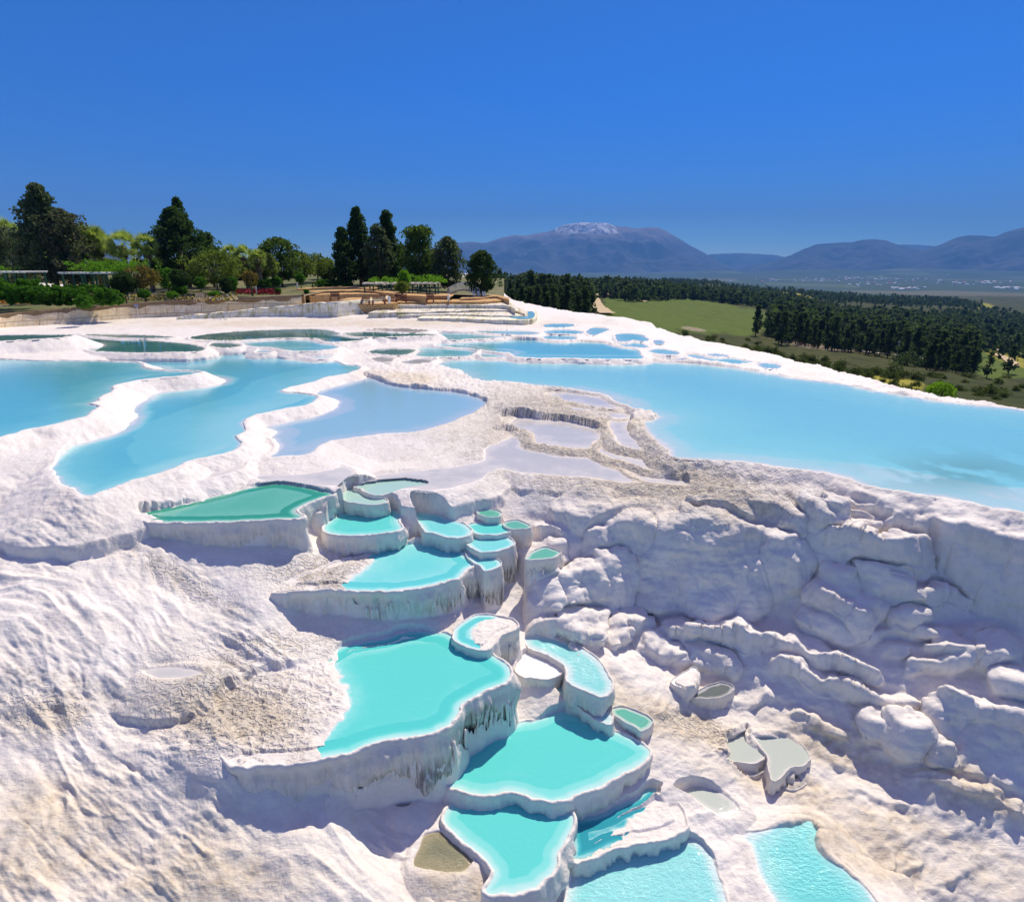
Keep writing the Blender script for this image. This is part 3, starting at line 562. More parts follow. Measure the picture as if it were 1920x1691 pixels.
    # lower basins: interior beds and shelves; the raised walls are meshes of their own
    for k, b in sorted(BA.items(), key=lambda q: q[1]['L']):
        POOL_ID[k] = len(POOL_ID)+1
        P = b['P']; L = b['L']; ins = b['ins']; kk = b['k']
        lo = P.min(0)-.6; hi = P.max(0)+.6
        sel = np.nonzero((X > lo[0]) & (X < hi[0]) & (Y > lo[1]) & (Y < hi[1]))
        xs, ys = X[sel], Y[sel]; s = sdf(P, xs, ys); h0 = H[sel]; hb = B[sel]
        w = sdf(b['Wq'], xs+.06*fbm2(xs*6, ys*6, 2, 91), ys+.06*fbm2(xs*6+5, ys*6, 2, 92)) if b.get('Wp') else s
        dm = {'green': .55, 'turq': .75, 'blue': .55, 'pale': .2, 'glare': .16, 'white': .04, 'olive': .16, 'dark': .3, 'murk': .22, 'tan': -.02, 'cyan': .5, 'deep': .7}[b['rc']]
        fall = .28*kk + .02; b['dm'] = dm
        bed_ = L + .0 - dm*(1-np.exp(np.minimum(w+.02, 0)/fall))
        mic = 1-np.abs(fbm2(xs*5.0, ys*5.0+0.8*xs, 3, 95)); mic = np.maximum(mic, 0)
        shf = L + 0.004 + np.minimum(0.12*np.maximum(w, 0), .03) + (.012 if k in ('P10', 'P14') else .035)*mic*sstep(-.02, .25, w)
        inter = np.where(w > 0, shf, bed_) if b.get('Wp') else bed_
        if b['rc'] == 'tan': inter = L + .02 + .02*mic
        bank = hb - (5.0 if k == 'P1' else 1.3)*np.maximum(0, -s-ins) if b.get('Wp') else hb*0-99
        drop = (L - 0.30*kk) - 6.0*np.maximum(0, s+ins)
        if b.get('Wp'): drop = np.where(w > .12, np.maximum(drop, L + .0 - 6.0*np.maximum(0, s+.05)), drop)
        out = np.where(s < -ins, np.maximum(inter, bank), np.maximum(h0, drop))
        out = np.where(s > 0.25, h0, np.where(s < -ins, out, np.where(h0 > L-.05, np.where((s < -.01) & ((hb > L-.05) | (w < .05)) & (w < .10), inter, h0), out)))
        H[sel] = out
        mm = (w < (.14 if b.get('Wp') else .02)) & (s < 0.004)
        wet[sel] = np.where(mm, L, wet[sel]); wid[sel] = np.where(mm, POOL_ID[k], wid[sel])
    # fall away beyond the crest
    so_ = bilerp_grid(lambda x, y: sdf(edge_poly, x, y), AZ, LR, 3, 4)
    o = np.maximum(so_ + .25*fbm2(X*.6, Y*.6, 3, 99), 0)
    H = H - 0.95*np.minimum(o, 30)
    # under the garden the ground stays low
    masks = dict(smooth=sstep(570, 620, U)*sstep(945, 915, U)*sstep(765, 785, V)*sstep(912, 898, V), cliff=cliff, left=left, crust=crust, U=U, V=V)
    return X, Y, B, H, wet, masks, wid
X, Y, B, H, WET, MK, WID = build_height()
print('height', round(time.time()-T0, 1))
RFINE = RR
def resample_columns(n):
    out = np.empty((len(AZ), n))
    for i in range(len(AZ)):
        h = H[i]; dr = np.diff(RR); dz = np.diff(h); rm = RR[:-1]
        el = np.abs(h[:-1])/rm
        view = (dr*el/np.sqrt(1+el*el) + 0.75*np.abs(dz))/rm + 0.25*dr/rm*0.25
        c = np.r_[0, np.cumsum(view)]; out[i] = np.interp(np.linspace(0, c[-1], n), c, RR)
    for w in (31, 21, 11):
        p = np.pad(out, ((w//2, w//2), (0, 0)), 'edge'); c = np.vstack([np.zeros((1, n)), np.cumsum(p, 0)]); out = (c[w:]-c[:-w])/w
    return out
NR = 1150
RK = resample_columns(NR)
def samp(A): return np.stack([np.interp(RK[i], RR, A[i]) for i in range(len(AZ))]).astype(np.float32)
Zt = samp(H); ck = samp(MK['cliff']); lk = samp(MK['left']); cr_ = samp(MK['crust']); wk = np.stack([WET[i][np.clip(np.searchsorted(RR, RK[i]), 0, len(RR)-1)] for i in range(len(AZ))])
Xt = (np.sin(AZ)[:, None]*RK).astype(np.float32); Yt = (np.cos(AZ)[:, None]*RK).astype(np.float32)
def grid_normals(X, Y, Z):
    P = np.stack([X, Y, Z], -1)
    du = np.gradient(P, axis=0); dv = np.gradient(P, axis=1)
    n = np.cross(dv, du); n /= np.linalg.norm(n, axis=-1, keepdims=True)+1e-9
    return n*np.sign(n[..., 2:3]+1e-9)
N = grid_normals(Xt, Yt, Zt)
for ax_ in (0, 1):
    w_ = 7; p_ = np.pad(N, [(w_//2, w_//2) if a_ == ax_ else (0, 0) for a_ in range(3)], 'edge'); c_ = np.cumsum(np.concatenate([np.zeros_like(np.take(p_, [0], ax_)), p_], ax_), ax_)
    N = (np.take(c_, range(w_, c_.shape[ax_]), ax_)-np.take(c_, range(0, c_.shape[ax_]-w_), ax_))/w_
N = (N/(np.linalg.norm(N, axis=-1, keepdims=True)+1e-9)).astype(np.float32)
dry = sstep(0.0, 0.05, Zt-wk) if False else np.where((wk > -8.99) | (wk < -9.01), sstep(-.01, .06, Zt-wk), 1.0)
near = sstep(60, 20, np.sqrt(Xt*Xt+Yt*Yt))
steep = np.clip(1-N[..., 2], 0, 1)
# rounded bulges on the cliff, like poured wax
m = ck > 0.02
disp = np.zeros_like(Zt)
xs, ys, zs = Xt[m], Yt[m], Zt[m]
w1 = worley3(xs*.62+.2*fbm3(xs, ys, zs, 2, 3), ys*.62, zs*.5, 7); w2 = worley3(xs*1.9, ys*1.9, zs*1.1, 11)
stm = sstep(.04, .40, steep[m])
disp[m] = ck[m]*(stm*(0.44*np.sqrt(np.maximum(0, 1-w1*w1))-0.22 + 0.12*np.sqrt(np.maximum(0, 1-w2*w2))-.06) + .045*fbm3(xs*1.5, ys*1.5, zs*2.5, 3, 13))
disp[m] += ck[m]*stm*(.10*np.abs(fbm3(xs*1.7, ys*1.7, zs*.45, 4, 37))-.04)
disp[m] += ck[m]*(.028*fbm3(xs*.5, ys*.5, zs*5.5, 4, 33)+.03*fbm3(xs*2, ys*2, zs*7, 3, 35))
# fine relief
xs, ys, zs = Xt, Yt, Zt
fine = 0.011*fbm3(xs*3.1, ys*3.1, zs*5.0, 4, 21, .55)
ca, sa = math.cos(R(-24)), math.sin(R(-24)); pq = xs*ca+ys*sa; qq = -xs*sa+ys*ca
flow = np.abs(fbm2(pq*1.1+.4*fbm2(qq, pq, 2, 8), qq*5.5, 3, 23))
pits = np.maximum(0, fbm2(pq*.9, qq*5.5, 3, 27)-.62)
patch = sstep(0.05, .5, fbm2(xs*.5, ys*.5, 2, 28))
smo = samp(MK['smooth'])
disp += dry*(1-.75*smo)*(fine*(0.6+0.9*near) + lk*(-0.034*flow*patch - .05*pits + .018*fbm2(pq*3, qq*9, 3, 29)*patch) + cr_*0.035*fbm3(xs*4, ys*4, zs*4, 3, 25))
Xt = Xt+N[..., 0]*disp; Yt = Yt+N[..., 1]*disp; Zt = Zt+N[..., 2]*disp
F_ = Yt*CT - Zt*ST; Ut = W0/2+FPX*Xt/F_; Vt = H0/2-FPX*(Yt*ST+Zt*CT)/F_
# mineral stains, algae, dirt (fixed to the rock)
def blob(u, v, ru, rv, rot=0.0):
    c, s = math.cos(rot), math.sin(rot); a = (Ut-u)*c+(Vt-v)*s; b = -(Ut-u)*s+(Vt-v)*c
    return np.exp(-((a/ru)**2+(b/rv)**2))
nz = fbm2(Xt*.8, Yt*.8, 4, 101)*.5+.5; nz2 = fbm2(Xt*2.6, Yt*2.6, 4, 103)*.5+.5
tan = np.zeros_like(Zt)
for a in [(1130,870,230,50,.3),(1240,1340,150,34,.4),(1620,1430,210,42,.45),(1480,1480,160,30,.3),(1880,1500,120,30,.5),(100,1560,180,90,0),(430,1340,130,50,.2),(60,1340,90,40,0),(1070,765,90,26,.2),(1180,880,130,28,.35),(1330,915,120,22,.3),(850,1660,70,40,0),(150,1620,340,110,0),(1700,1600,260,60,.3),(1560,1500,160,40,.4),(760,708,60,10,.1),(1300,620,80,8,.3),(640,606,400,8,0),(1750,1560,200,30,.4),(300,1650,260,60,0),(1130,790,120,30,.2)]:
    tan = np.maximum(tan, blob(*a))
tan = np.clip(tan*(.55+1.2*nz) + .15*nz, 0, 1)
grey = np.zeros_like(Zt)
for a in [(1000,870,220,60,.15),(1100,800,160,50,.3),(1150,915,260,30,.05),(1400,920,160,30,.2),(1330,905,140,32,.3),(1180,860,160,45,.3),(990,780,110,40,.25),(620,1085,90,30,0),(400,1300,110,70,.2),(1230,930,260,22,.05),(150,1300,160,30,.3),(330,1080,140,20,.5),(1700,870,250,40,.1)]:
    grey = np.maximum(grey, blob(*a))
grey = np.clip(grey*(.2+1.2*nz2), 0, 1)*dry
micro = np.clip(np.maximum.reduce([blob(450,1330,150,95,.1), blob(620,1070,110,34,0)*1.2, blob(520,1210,120,30,0)*.7, blob(90,1330,90,40,0)*.6, blob(330,1085,120,26,.5)*.5, blob(1180,870,300,70,.2), blob(1040,775,130,40,.2), blob(1330,900,110,26,.2), blob(1310,1360,70,26,.3)])*1.25, 0, 1)*dry
algae = np.clip((blob(1800,885,150,50)+0.0)*sstep(.15, .55, fbm2(Xt*1.1, Yt*1.1, 4, 107)), 0, 1)
idx = np.arange(len(AZ)*NR).reshape(len(AZ), NR)
Fq = np.stack([idx[:-1, :-1], idx[1:, :-1], idx[1:, 1:], idx[:-1, 1:]], -1).reshape(-1, 4)
# ------------------------------------------------------------------ travertine and water
def travertine_material(name='travertine', flutes=False):
    t = NT(name); p = t.pos()
    n1 = t.noise(0.9, 6, .6, p); n2 = t.noise(7.0, 6, .65, p)
    base = t.mix(t.ramp(n1, [(.3, 0.), (.7, 1.)]), (.80, .735, .665), (.87, .82, .76))
    base = t.mix(t.math('MULTIPLY', t.ramp(n2, [(.5, 0.), (.72, 1.)]), .35), base, (.66, .61, .57))
    tanc = t.mix(t.ramp(t.noise(5, 5, .7, p), [(.35, 0.), (.65, 1.)]), (.55, .44, .29), (.77, .68, .53))
    base = t.mix(t.math('MULTIPLY', t.attr('tan'), .8), base, tanc)
    gc = t.mix(t.ramp(t.noise(14, 5, .7, p), [(.4, 0.), (.6, 1.)]), (.26, .235, .20), (.62, .58, .53))
    base = t.mix(t.math('MULTIPLY', t.attr('grey'), t.ramp(t.noise(6, 5, .7, p), [(.38, 0.), (.6, 1.)])), base, gc)
    mv = t.node('ShaderNodeTexVoronoi', _feature='DISTANCE_TO_EDGE'); wp = t.n.new('ShaderNodeVectorMath'); wp.operation = 'ADD'
    ns = t.n.new('ShaderNodeTexNoise'); ns.inputs['Scale'].default_value = 4; ns.inputs['Detail'].default_value = 4; t.put(ns.inputs['Vector'], p)
    sc = t.n.new('ShaderNodeVectorMath'); sc.operation = 'SCALE'; t.l.new(ns.outputs['Color'], sc.inputs[0]); sc.inputs['Scale'].default_value = .45
    t.put(wp.inputs[0], p); t.l.new(sc.outputs[0], wp.inputs[1]); t.put(mv.inputs['Vector'], t.mapping(wp.outputs[0], (5.5, 8.5, 2), (0, 0, .4))); mv.inputs['Scale'].default_value = 1
    edge = t.ramp(mv.outputs['Distance'], [(.0, 1.), (.10, .75), (.22, 0.)])
    mic = t.attr('micro'); floorc = t.mix(t.ramp(t.noise(2.2, 4, .6, p), [(.35, 0.), (.65, 1.)]), (.40, .35, .28), (.60, .53, .42))
    keep_ = t.math('MULTIPLY', t.math('MULTIPLY', mic, t.math('SUBTRACT', 1.0, edge)), t.ramp(t.noise(1.3, 4, .6, p), [(.36, 0.), (.55, .9)]))
    base = t.mix(keep_, base, floorc)
    stain_gap_shade = t.attr('stain_gap_shade')
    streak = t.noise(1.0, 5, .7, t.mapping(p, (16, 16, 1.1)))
    dk = t.math('MULTIPLY', stain_gap_shade, t.ramp(streak, [(.40, 0.), (.55, 1.)]))
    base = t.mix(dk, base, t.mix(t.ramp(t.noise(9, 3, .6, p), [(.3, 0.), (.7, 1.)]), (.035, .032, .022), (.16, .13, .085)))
    wa = t.attr('wall')
    ws_ = t.noise(1.0, 6, .65, t.mapping(p, (11, 11, .9)))
    base = t.mix(t.math('MULTIPLY', wa, t.ramp(ws_, [(.45, 0.), (.7, .75)])), base, (.60, .55, .49))
    t.put(t.b.inputs['Base Color'], base)
    t.b.inputs['Roughness'].default_value = .62; t.b.inputs['Specular IOR Level'].default_value = .28
    t.put(t.b.inputs['Roughness'], t.ramp(t.noise(3, 3, .5, p), [(.3, .45), (.7, .8)]))
    b1 = t.bump(t.noise(11, 8, .68, p, .3), .55, .05)
    vor = t.node('ShaderNodeTexVoronoi', _feature='SMOOTH_F1'); t.put(vor.inputs['Vector'], t.mapping(p, (9, 9, 9))); vor.inputs['Scale'].default_value = 1.0
    b2 = t.bump(vor.outputs['Distance'], .30, .03, b1)
    b3 = t.bump(t.noise(60, 4, .7, p), .22, .008, b2)
    b3 = t.bump(t.math('MULTIPLY', edge, mic), .9, .035, b3)
    b3 = t.bump(t.noise(1.0, 5, .6, t.mapping(p, (2.2, 13, 7), (0, 0, .42))), .42, .035, b3)
    b3 = t.bump(t.math('MULTIPLY', ws_, wa), .9, .05, b3)
    t.put(t.b.inputs['Normal'], b3)
    return t.m
M_TRAV = travertine_material()
def water_material(name, stops, rough=.03, wave=.10, wscale=6.0, sparkle=0.0):
    """milky mineral water: its colour follows the real depth of the water over the white bed"""
    t = NT(name); p = t.pos()
    d = t.attr('depth')
    d2 = t.math('ADD', d, t.math('MULTIPLY', t.math('SUBTRACT', t.noise(1.1, 4, .6, p), .5), .34 if sparkle == 0 else .15))
    c = t.ramp(t.math('MULTIPLY', t.math('MAXIMUM', d2, 0.0), 1/1.4), stops, 'EASE')
    alg = t.attr('algae')
    c = t.mix(t.math('MULTIPLY', alg, .85), c, (.15, .36, .35))
    t.put(t.b.inputs['Base Color'], c)
    t.b.inputs['Roughness'].default_value = rough; t.b.inputs['IOR'].default_value = 1.33
    t.b.inputs['Specular IOR Level'].default_value = .5
    w = t.math('ADD', t.noise(wscale, 4, .6, t.mapping(p, (1, 1.8, 1))), t.math('MULTIPLY', t.noise(wscale*4.5, 3, .6, p), .35))
    t.put(t.b.inputs['Normal'], t.bump(w, wave, .03))
    return t.m
WHT = (.80, .79, .77)
M_BLUE = water_material('blue_water', [(0., (.66, .68, .68)), (.05, (.46, .60, .64)), (.22, (.27, .60, .62)), (.6, (.16, .51, .57)), (1., (.11, .44, .53))], .07, .25, 3)
M_PALEB = water_material('pale_blue_water', [(0., (.62, .64, .66)), (.10, (.40, .52, .60)), (.5, (.27, .48, .58)), (1., (.20, .42, .54))], .07, .2, 3)
M_HUGE = water_material('huge_water', [(0., (.66, .66, .64)), (.10, (.42, .62, .64)), (.26, (.36, .62, .64)), (.36, (.27, .61, .64)), (.7, (.23, .58, .63)), (1., (.20, .54, .62))], .14, .6, 2.2)
M_GREYW = water_material('shallow_water', [(0., (.66, .62, .58)), (.08, (.52, .51, .50)), (.2, (.44, .45, .46)), (1., (.30, .36, .40))], .06, .1, 3)
M_TEAL = water_material('teal_water', [(0., (.6, .6, .56)), (.10, (.18, .32, .32)), (.5, (.055, .20, .20)), (1., (.045, .17, .18))], .04, .04, 3)
M_TURQ = water_material('turquoise_water', [(0., (.62, .74, .70)), (.05, (.44, .73, .69)), (.16, (.22, .68, .62)), (.45, (.12, .62, .56)), (1., (.09, .58, .53))], .03, .16, 4)
M_CYAN = water_material('cyan_water', [(0., (.66, .76, .73)), (.05, (.50, .74, .72)), (.16, (.26, .68, .66)), (.5, (.14, .62, .60)), (1., (.12, .58, .58))], .05, .15, 7)
M_SPARK = water_material('sparkling_water', [(0., (.78, .80, .78)), (.06, (.60, .76, .75)), (.22, (.32, .70, .68)), (.5, (.18, .64, .62)), (1., (.12, .6, .6))], .045, 1.1, 8, 1)
M_GLARE = water_material('bright_water', [(0., (.80, .80, .78)), (.10, (.70, .77, .76)), (.2, (.45, .70, .70)), (.5, (.15, .55, .60)), (1., (.10, .50, .56))], .30, .5, 13, 1)
M_SHADED = water_material('shaded_teal_water', [(0., (.62, .74, .72)), (.05, (.30, .60, .60)), (.2, (.06, .42, .46)), (1., (.03, .30, .36))], .03, .08, 4)  # darker teal with the shade on the wedge pool put into its colour
M_GREEN = water_material('green_water', [(0., (.58, .62, .56)), (.06, (.38, .56, .48)), (.2, (.15, .46, .35)), (.6, (.055, .36, .25)), (1., (.04, .30, .2))], .03, .08, 4)
M_MINT = water_material('mint_water', [(0., (.62, .66, .60)), (.08, (.40, .60, .52)), (1., (.22, .50, .42))], .03, .08, 4)
M_OLIVE = water_material('olive_water', [(0., (.62, .61, .56)), (.06, (.50, .54, .47)), (1., (.40, .47, .40))], .04, .1, 5)
M_MURK = water_material('murky_water', [(0., (.46, .38, .24)), (.06, (.30, .27, .16)), (.2, (.18, .18, .11)), (1., (.12, .13, .08))], .10, .8, 11, 1)
M_DARKW = water_material('dark_water', [(0., (.45, .45, .45)), (.10, (.14, .16, .15)), (1., (.06, .08, .08))], .03, .06, 5)
# ------------------------------------------------------------------ the travertine ground
V_ = np.stack([Xt.ravel(), Yt.ravel(), Zt.ravel()], 1)
stain0 = np.zeros(Zt.size, np.float32)
ter = mesh_np('ground', V_, Fq, M_TRAV, attrs=dict(tan=tan.ravel(), grey=grey.ravel(), stain_gap_shade=stain0, micro=micro.ravel()))
tag(ter, 'white travertine terrace ground with crusty rims and worn slopes', 'ground', kind='structure')
print('terrain mesh', round(time.time()-T0, 1))

# bed height lookup on the fine polar grid
def lookup(A, x, y):
    a = np.arctan2(x, y); r = np.sqrt(x*x+y*y)
    fa = (a-AZ[0])/(AZ[1]-AZ[0]); fr = (np.log(r)-LR[0])/(LR[1]-LR[0])
    ia = np.clip(fa.astype(int), 0, len(AZ)-2); ir = np.clip(fr.astype(int), 0, len(LR)-2)
    ta = np.clip(fa-ia, 0, 1); tr = np.clip(fr-ir, 0, 1)
    return (A[ia, ir]*(1-ta)+A[ia+1, ir]*ta)*(1-tr)+(A[ia, ir+1]*(1-ta)+A[ia+1, ir+1]*ta)*tr
def ground_z(x, y): return float(lookup(H, np.array([x], float), np.array([y], float))[0])

def water_sheet(name, P, L, mat, margin, parent=None, sa=1, sr=2, depth_fn=None, algae=False, dil=2, pid=None):
    lo = P.min(0)-margin; hi = P.max(0)+margin
    ang = np.arctan2([lo[0], lo[0], hi[0], hi[0]], [lo[1], hi[1], lo[1], hi[1]]); 
    cx = np.clip(0, lo[0], hi[0]); rmin = math.hypot(cx, max(lo[1], .1)); rmax = max(math.hypot(x, y) for x in (lo[0], hi[0]) for y in (lo[1], hi[1]))
    i0 = max(0, np.searchsorted(AZ, ang.min())-2); i1 = min(len(AZ), np.searchsorted(AZ, ang.max())+2)
    j0 = max(0, np.searchsorted(RR, rmin)-2); j1 = min(len(RR), np.searchsorted(RR, rmax)+2)
    a = AZ[i0:i1:sa]; r = RR[j0:j1:sr]
    if len(a) < 3 or len(r) < 3: return None
    x = np.sin(a)[:, None]*r[None]; y = np.cos(a)[:, None]*r[None]
    wt_ = WID[i0:i1:sa, j0:j1:sr][:len(a), :len(r)] == POOL_ID[pid]; ok = wt_.copy(); s = sdf(P, x, y); ok &= s < 1.5
    for _ in range(dil):
        o2 = ok.copy(); o2[1:] |= ok[:-1]; o2[:-1] |= ok[1:]; o2[:, 1:] |= ok[:, :-1]; o2[:, :-1] |= ok[:, 1:]; ok = o2
    q = ok[:-1, :-1] & ok[1:, :-1] & ok[1:, 1:] & ok[:-1, 1:]
    idx = np.arange(x.size).reshape(x.shape)
    F = np.stack([idx[:-1, :-1][q], idx[1:, :-1][q], idx[1:, 1:][q], idx[:-1, 1:][q]], -1)
    used = np.zeros(x.size, bool); used[F.ravel()] = True
    rem = np.cumsum(used)-1
    xs, ys, ss = x.ravel()[used], y.ravel()[used], s.ravel()[used]
    dep = depth_fn(xs, ys, ss) if depth_fn else np.maximum(0, L-lookup(H, xs, ys))
    V = np.stack([xs, ys, np.full(xs.shape, L)], 1)
    at = dict(depth=dep)
    if algae:
        F2 = ys*CT - L*ST; u2 = W0/2+FPX*xs/F2; v2 = H0/2-FPX*(ys*ST+L*CT)/F2
        g = np.exp(-(((u2-1810)/150)**2+((v2-885)/34)**2))
        at['algae'] = np.clip(g*sstep(.3, .62, fbm2(xs*1.0, ys*.7, 4, 107)*.5+.5), 0, 1)
    return mesh_np(name, V, rem[F], mat, parent, True, at)
n_small = 0
for k, p in UP.items():
    if k == 'E': m = M_HUGE
    elif k in ('C2', 'Bs', 'Cs', 'D', 'Da', 'Dc', 'Dd', 'De', 'Df', 'Dg', 'Dh', 'I10', 'H0', 'H6', 'H7'): m = M_GREYW
    elif k == 'C': m = M_PALEB
    elif k in ('G1', 'G1b', 'G2', 'G4', 'J', 'G7', 'H5'): m = M_TEAL
    else: m = M_BLUE
    far_ = p['W'][:, 1].mean() > 28
    o = water_sheet('water', p['W'], p['L'], m, .5, None, 2 if (k == 'E' or far_) else 1, 3 if far_ else 4, None, k == 'E', 2, k)
    if o is None: print('no water', k); continue
    u, v = px((*p['W'].mean(0), p['L']))
    side = 'left' if u < 640 else ('middle' if u < 1020 else 'right')
    if k in UP_LABEL: tag(o, UP_LABEL[k], 'pool', kind='structure')
    elif k[0] == 'D': tag(o, 'shallow grey puddle between brown crusty rims near the huge turquoise pool', 'pool', 'crusty grey puddles', 'structure')
    elif k[0] == 'I': tag(o, 'small blue pool among the white dunes at the far right crest', 'pool', 'small far pools below the dunes', 'structure')
    elif k[0] == 'G': tag(o, 'small still pool among flat white islands at the back left', 'pool', 'back left pools', 'structure')
    else: tag(o, 'small pool behind the thin straight rim at the back middle', 'pool', 'back middle pools', 'structure')
# ------------------------------------------------------------------ basins of the cascade
RC = dict(green=M_GREEN, turq=M_TURQ, blue=M_CYAN, pale=M_MINT, glare=M_GLARE, white=M_GLARE, olive=M_OLIVE, dark=M_DARKW, murk=M_MURK, cyan=M_SPARK, deep=M_SHADED, grey=M_GREYW)
for k, p in LO.items():
    o = water_sheet('water', p['W'], p['L'], RC[p['m']], .3, None, 1, 1, None, False, 2, k)
    if o: tag(o, p['lb'], 'pool', kind='structure')
def normals2(P):
    t = np.roll(P, -1, 0)-np.roll(P, 1, 0)
    k = 3
    t = sum(np.roll(t, j, 0) for j in range(-k, k+1))
    n = np.stack([t[:, 1], -t[:, 0]], 1); n /= np.linalg.norm(n, axis=1, keepdims=True)+1e-9
    area = np.sum(P[:, 0]*np.roll(P[:, 1], -1)-P[:, 1]*np.roll(P[:, 0], -1))
    return n if area > 0 else -n
rnd = random.Random(7)
for k, b in BA.items():
    L, h, kk = b['L'], b['h'], b['k']; uc = b.get('uc', .10)
    P = resample(b['P'], .035 if b['rad'] > .5 else .02); n = normals2(P); m_ = len(P)
    arc = np.cumsum(np.r_[0, np.linalg.norm(np.diff(P, axis=0), axis=1)])
    c = P.mean(0)
    u0, v0 = px((*c, L))
    root = empty('terrace_basin', (c[0], c[1], L-h))
    tag(root, BA_LABEL[k], 'pool', 'terrace basins of the cascade')
    inv = Matrix.Translation(-Vector((c[0], c[1], L-h)))
    # profile: (offset, height)
    w_ = max(kk, .35)
    prof = [(-.42*kk, -.34*kk), (-.25*kk, -.15*kk), (-.10*w_, -.05*w_), (-.035*w_, -.003), (-.02*w_, .018), (-.004, .03), (.018*w_, .032), (.036*w_, .022), (.05*w_, -.01), (.055*w_, -.05)]
    nw = 22
    for i in range(1, nw+1):
        t = i/nw; z = -.05 - t*(h+.35)
        bulge = .03*math.sin(min(t*1.5, 1)*math.pi)
        prof.append((.055*w_ + bulge*w_ - uc*(t**1.7)*(h**.5), z))
    M = len(prof)
    off = np.array([q[0] for q in prof]); zz = np.array([q[1] for q in prof])
    ax = P[:, 0][:, None]; ay = P[:, 1][:, None]
    D = np.repeat(off[None], m_, 0); Z = np.repeat(L+zz[None], m_, 0)
    wall = sstep(0, .25, -zz-.03)[None]
    if b.get('Wp'):
        wd = sstep(.02, .15, sdf(b['Wq'], P[:, 0], P[:, 1]))[:, None]
        inn = (np.arange(M) < 4)[None]
        Z = np.where(inn, Z*(1-wd) + (L-.004)*wd, Z)
    rimm = np.exp(-((np.arange(M)-6)/2.0)**2)[None]
    # fluting, pillows and crusty crest
    fl = fbm2(np.repeat(ax*7.0, M, 1)+Z*.15, np.repeat(ay*7.0, M, 1)+Z*.15, 3, 200)
    pl = fbm3(np.repeat(ax*1.6, M, 1), np.repeat(ay*1.6, M, 1), Z*1.6, 3, 201)
    D = D + wall*(.030*fl*(1+1.3*sstep(.4*h, h, L-Z)) + .13*pl*min(1, h)*w_ + .05*np.abs(fbm3(np.repeat(ax*3.5, M, 1), np.repeat(ay*3.5, M, 1), Z*1.2, 2, 207))*w_) + .012*rimm*fbm2(np.repeat(ax*16, M, 1), np.repeat(ay*16, M, 1), 2, 202)*w_
    Z = Z + rimm*(.02*fbm2(np.repeat(ax*9, M, 1), np.repeat(ay*9, M, 1), 3, 203)*w_)
    VX = ax + n[:, :1]*D; VY = ay + n[:, 1:]*D
    V = np.stack([VX, VY, Z], -1)
    uu = W0/2+FPX*V[..., 0]/(V[..., 1]*CT-V[..., 2]*ST)
    stt = np.zeros_like(uu)
    low = sstep(.30*h, .62*h, L-Z)  # lower wall darkening: drip stains plus painted shade of gaps behind the drips
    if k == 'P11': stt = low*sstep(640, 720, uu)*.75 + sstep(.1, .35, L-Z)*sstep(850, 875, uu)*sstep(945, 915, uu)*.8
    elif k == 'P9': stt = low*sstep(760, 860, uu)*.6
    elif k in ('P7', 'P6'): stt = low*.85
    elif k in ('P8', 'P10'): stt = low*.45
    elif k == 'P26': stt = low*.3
    F = []
    idx = np.arange(m_*M).reshape(m_, M)
    nx = np.roll(idx, -1, 0)
    F = np.stack([idx[:, :-1], nx[:, :-1], nx[:, 1:], idx[:, 1:]], -1).reshape(-1, 4)
    area = np.sum(P[:, 0]*np.roll(P[:, 1], -1)-P[:, 1]*np.roll(P[:, 0], -1))
    if area < 0: F = F[:, ::-1]
    VV = V.reshape(-1, 3) - np.array([c[0], c[1], L-h])
    shore = (stt*0).ravel()
    wo = mesh_np('basin_wall', VV, F, M_TRAV, root, True, dict(tan=shore+(.35 if b['rc'] in ('olive', 'murk', 'tan', 'dark') else .08), grey=shore+.12, stain_gap_shade=stt.ravel(), micro=shore, wall=np.broadcast_to(wall, stt.shape).ravel()))
    if b['rc'] != 'tan':
        mt = RC[b['rc']]
        def dfn(xs, ys, ss, b=b, L=L, kk=kk):
            base = np.maximum(0, L-lookup(H, xs, ys))
            if b.get('Wp'):
                so2 = sdf(b['P'], xs, ys)
                lip = np.interp(-so2, [0, .05*kk, .16*kk, .32*kk], [.03, .06*kk, .2*kk, 2])
                return np.minimum(np.where(so2 > -b['ins']*1.4, 2, base), lip)
            return np.minimum(np.minimum(np.where(ss > -b['ins']*1.4, 2, base), max(.02, b['dm'])*.9), np.interp(-ss, [0, .05*kk, .15*kk, .28*kk, .6*kk], [.03, .07*kk, .18*kk, .36*kk, 3]))
        ws = water_sheet('water', b['Wq'], L, mt, .14 if b.get('Wp') else .012, root, 1, 1, dfn, False, 1, k)
        if ws is not None:
            ws.data.transform(inv)
    # icicle drips under the rim
    nd = {1: 16, 2: 40, 3: 46}.get(b.get('st'), 0)
    made = 0; tries = 0
    while made < nd and tries < 900:
        tries += 1
        i = rnd.randrange(m_)
        if n[i, 1] > .15: continue
        ui = W0/2+FPX*P[i, 0]/(P[i, 1]*CT-L*ST)
        if k == 'P9' and ui < 640+rnd.random()*160: continue
        if k == 'P11' and ui < 600+rnd.random()*150: continue
        z1 = L - h*(rnd.uniform(.25, .55)); ln = h*rnd.uniform(.3, .75); z2 = max(z1-ln, L-h*1.08)
        o1 = .10*w_ - uc*(((L-z1)/(h+.35))**1.7)*(h**.5)+rnd.uniform(-.01, .012); r0 = rnd.uniform(.022, .05)*max(.6, w_)
        x0, y0 = P[i]+n[i]*o1; dx = rnd.uniform(-.02, .02)
        mb = MB(); pts = []; rad = []
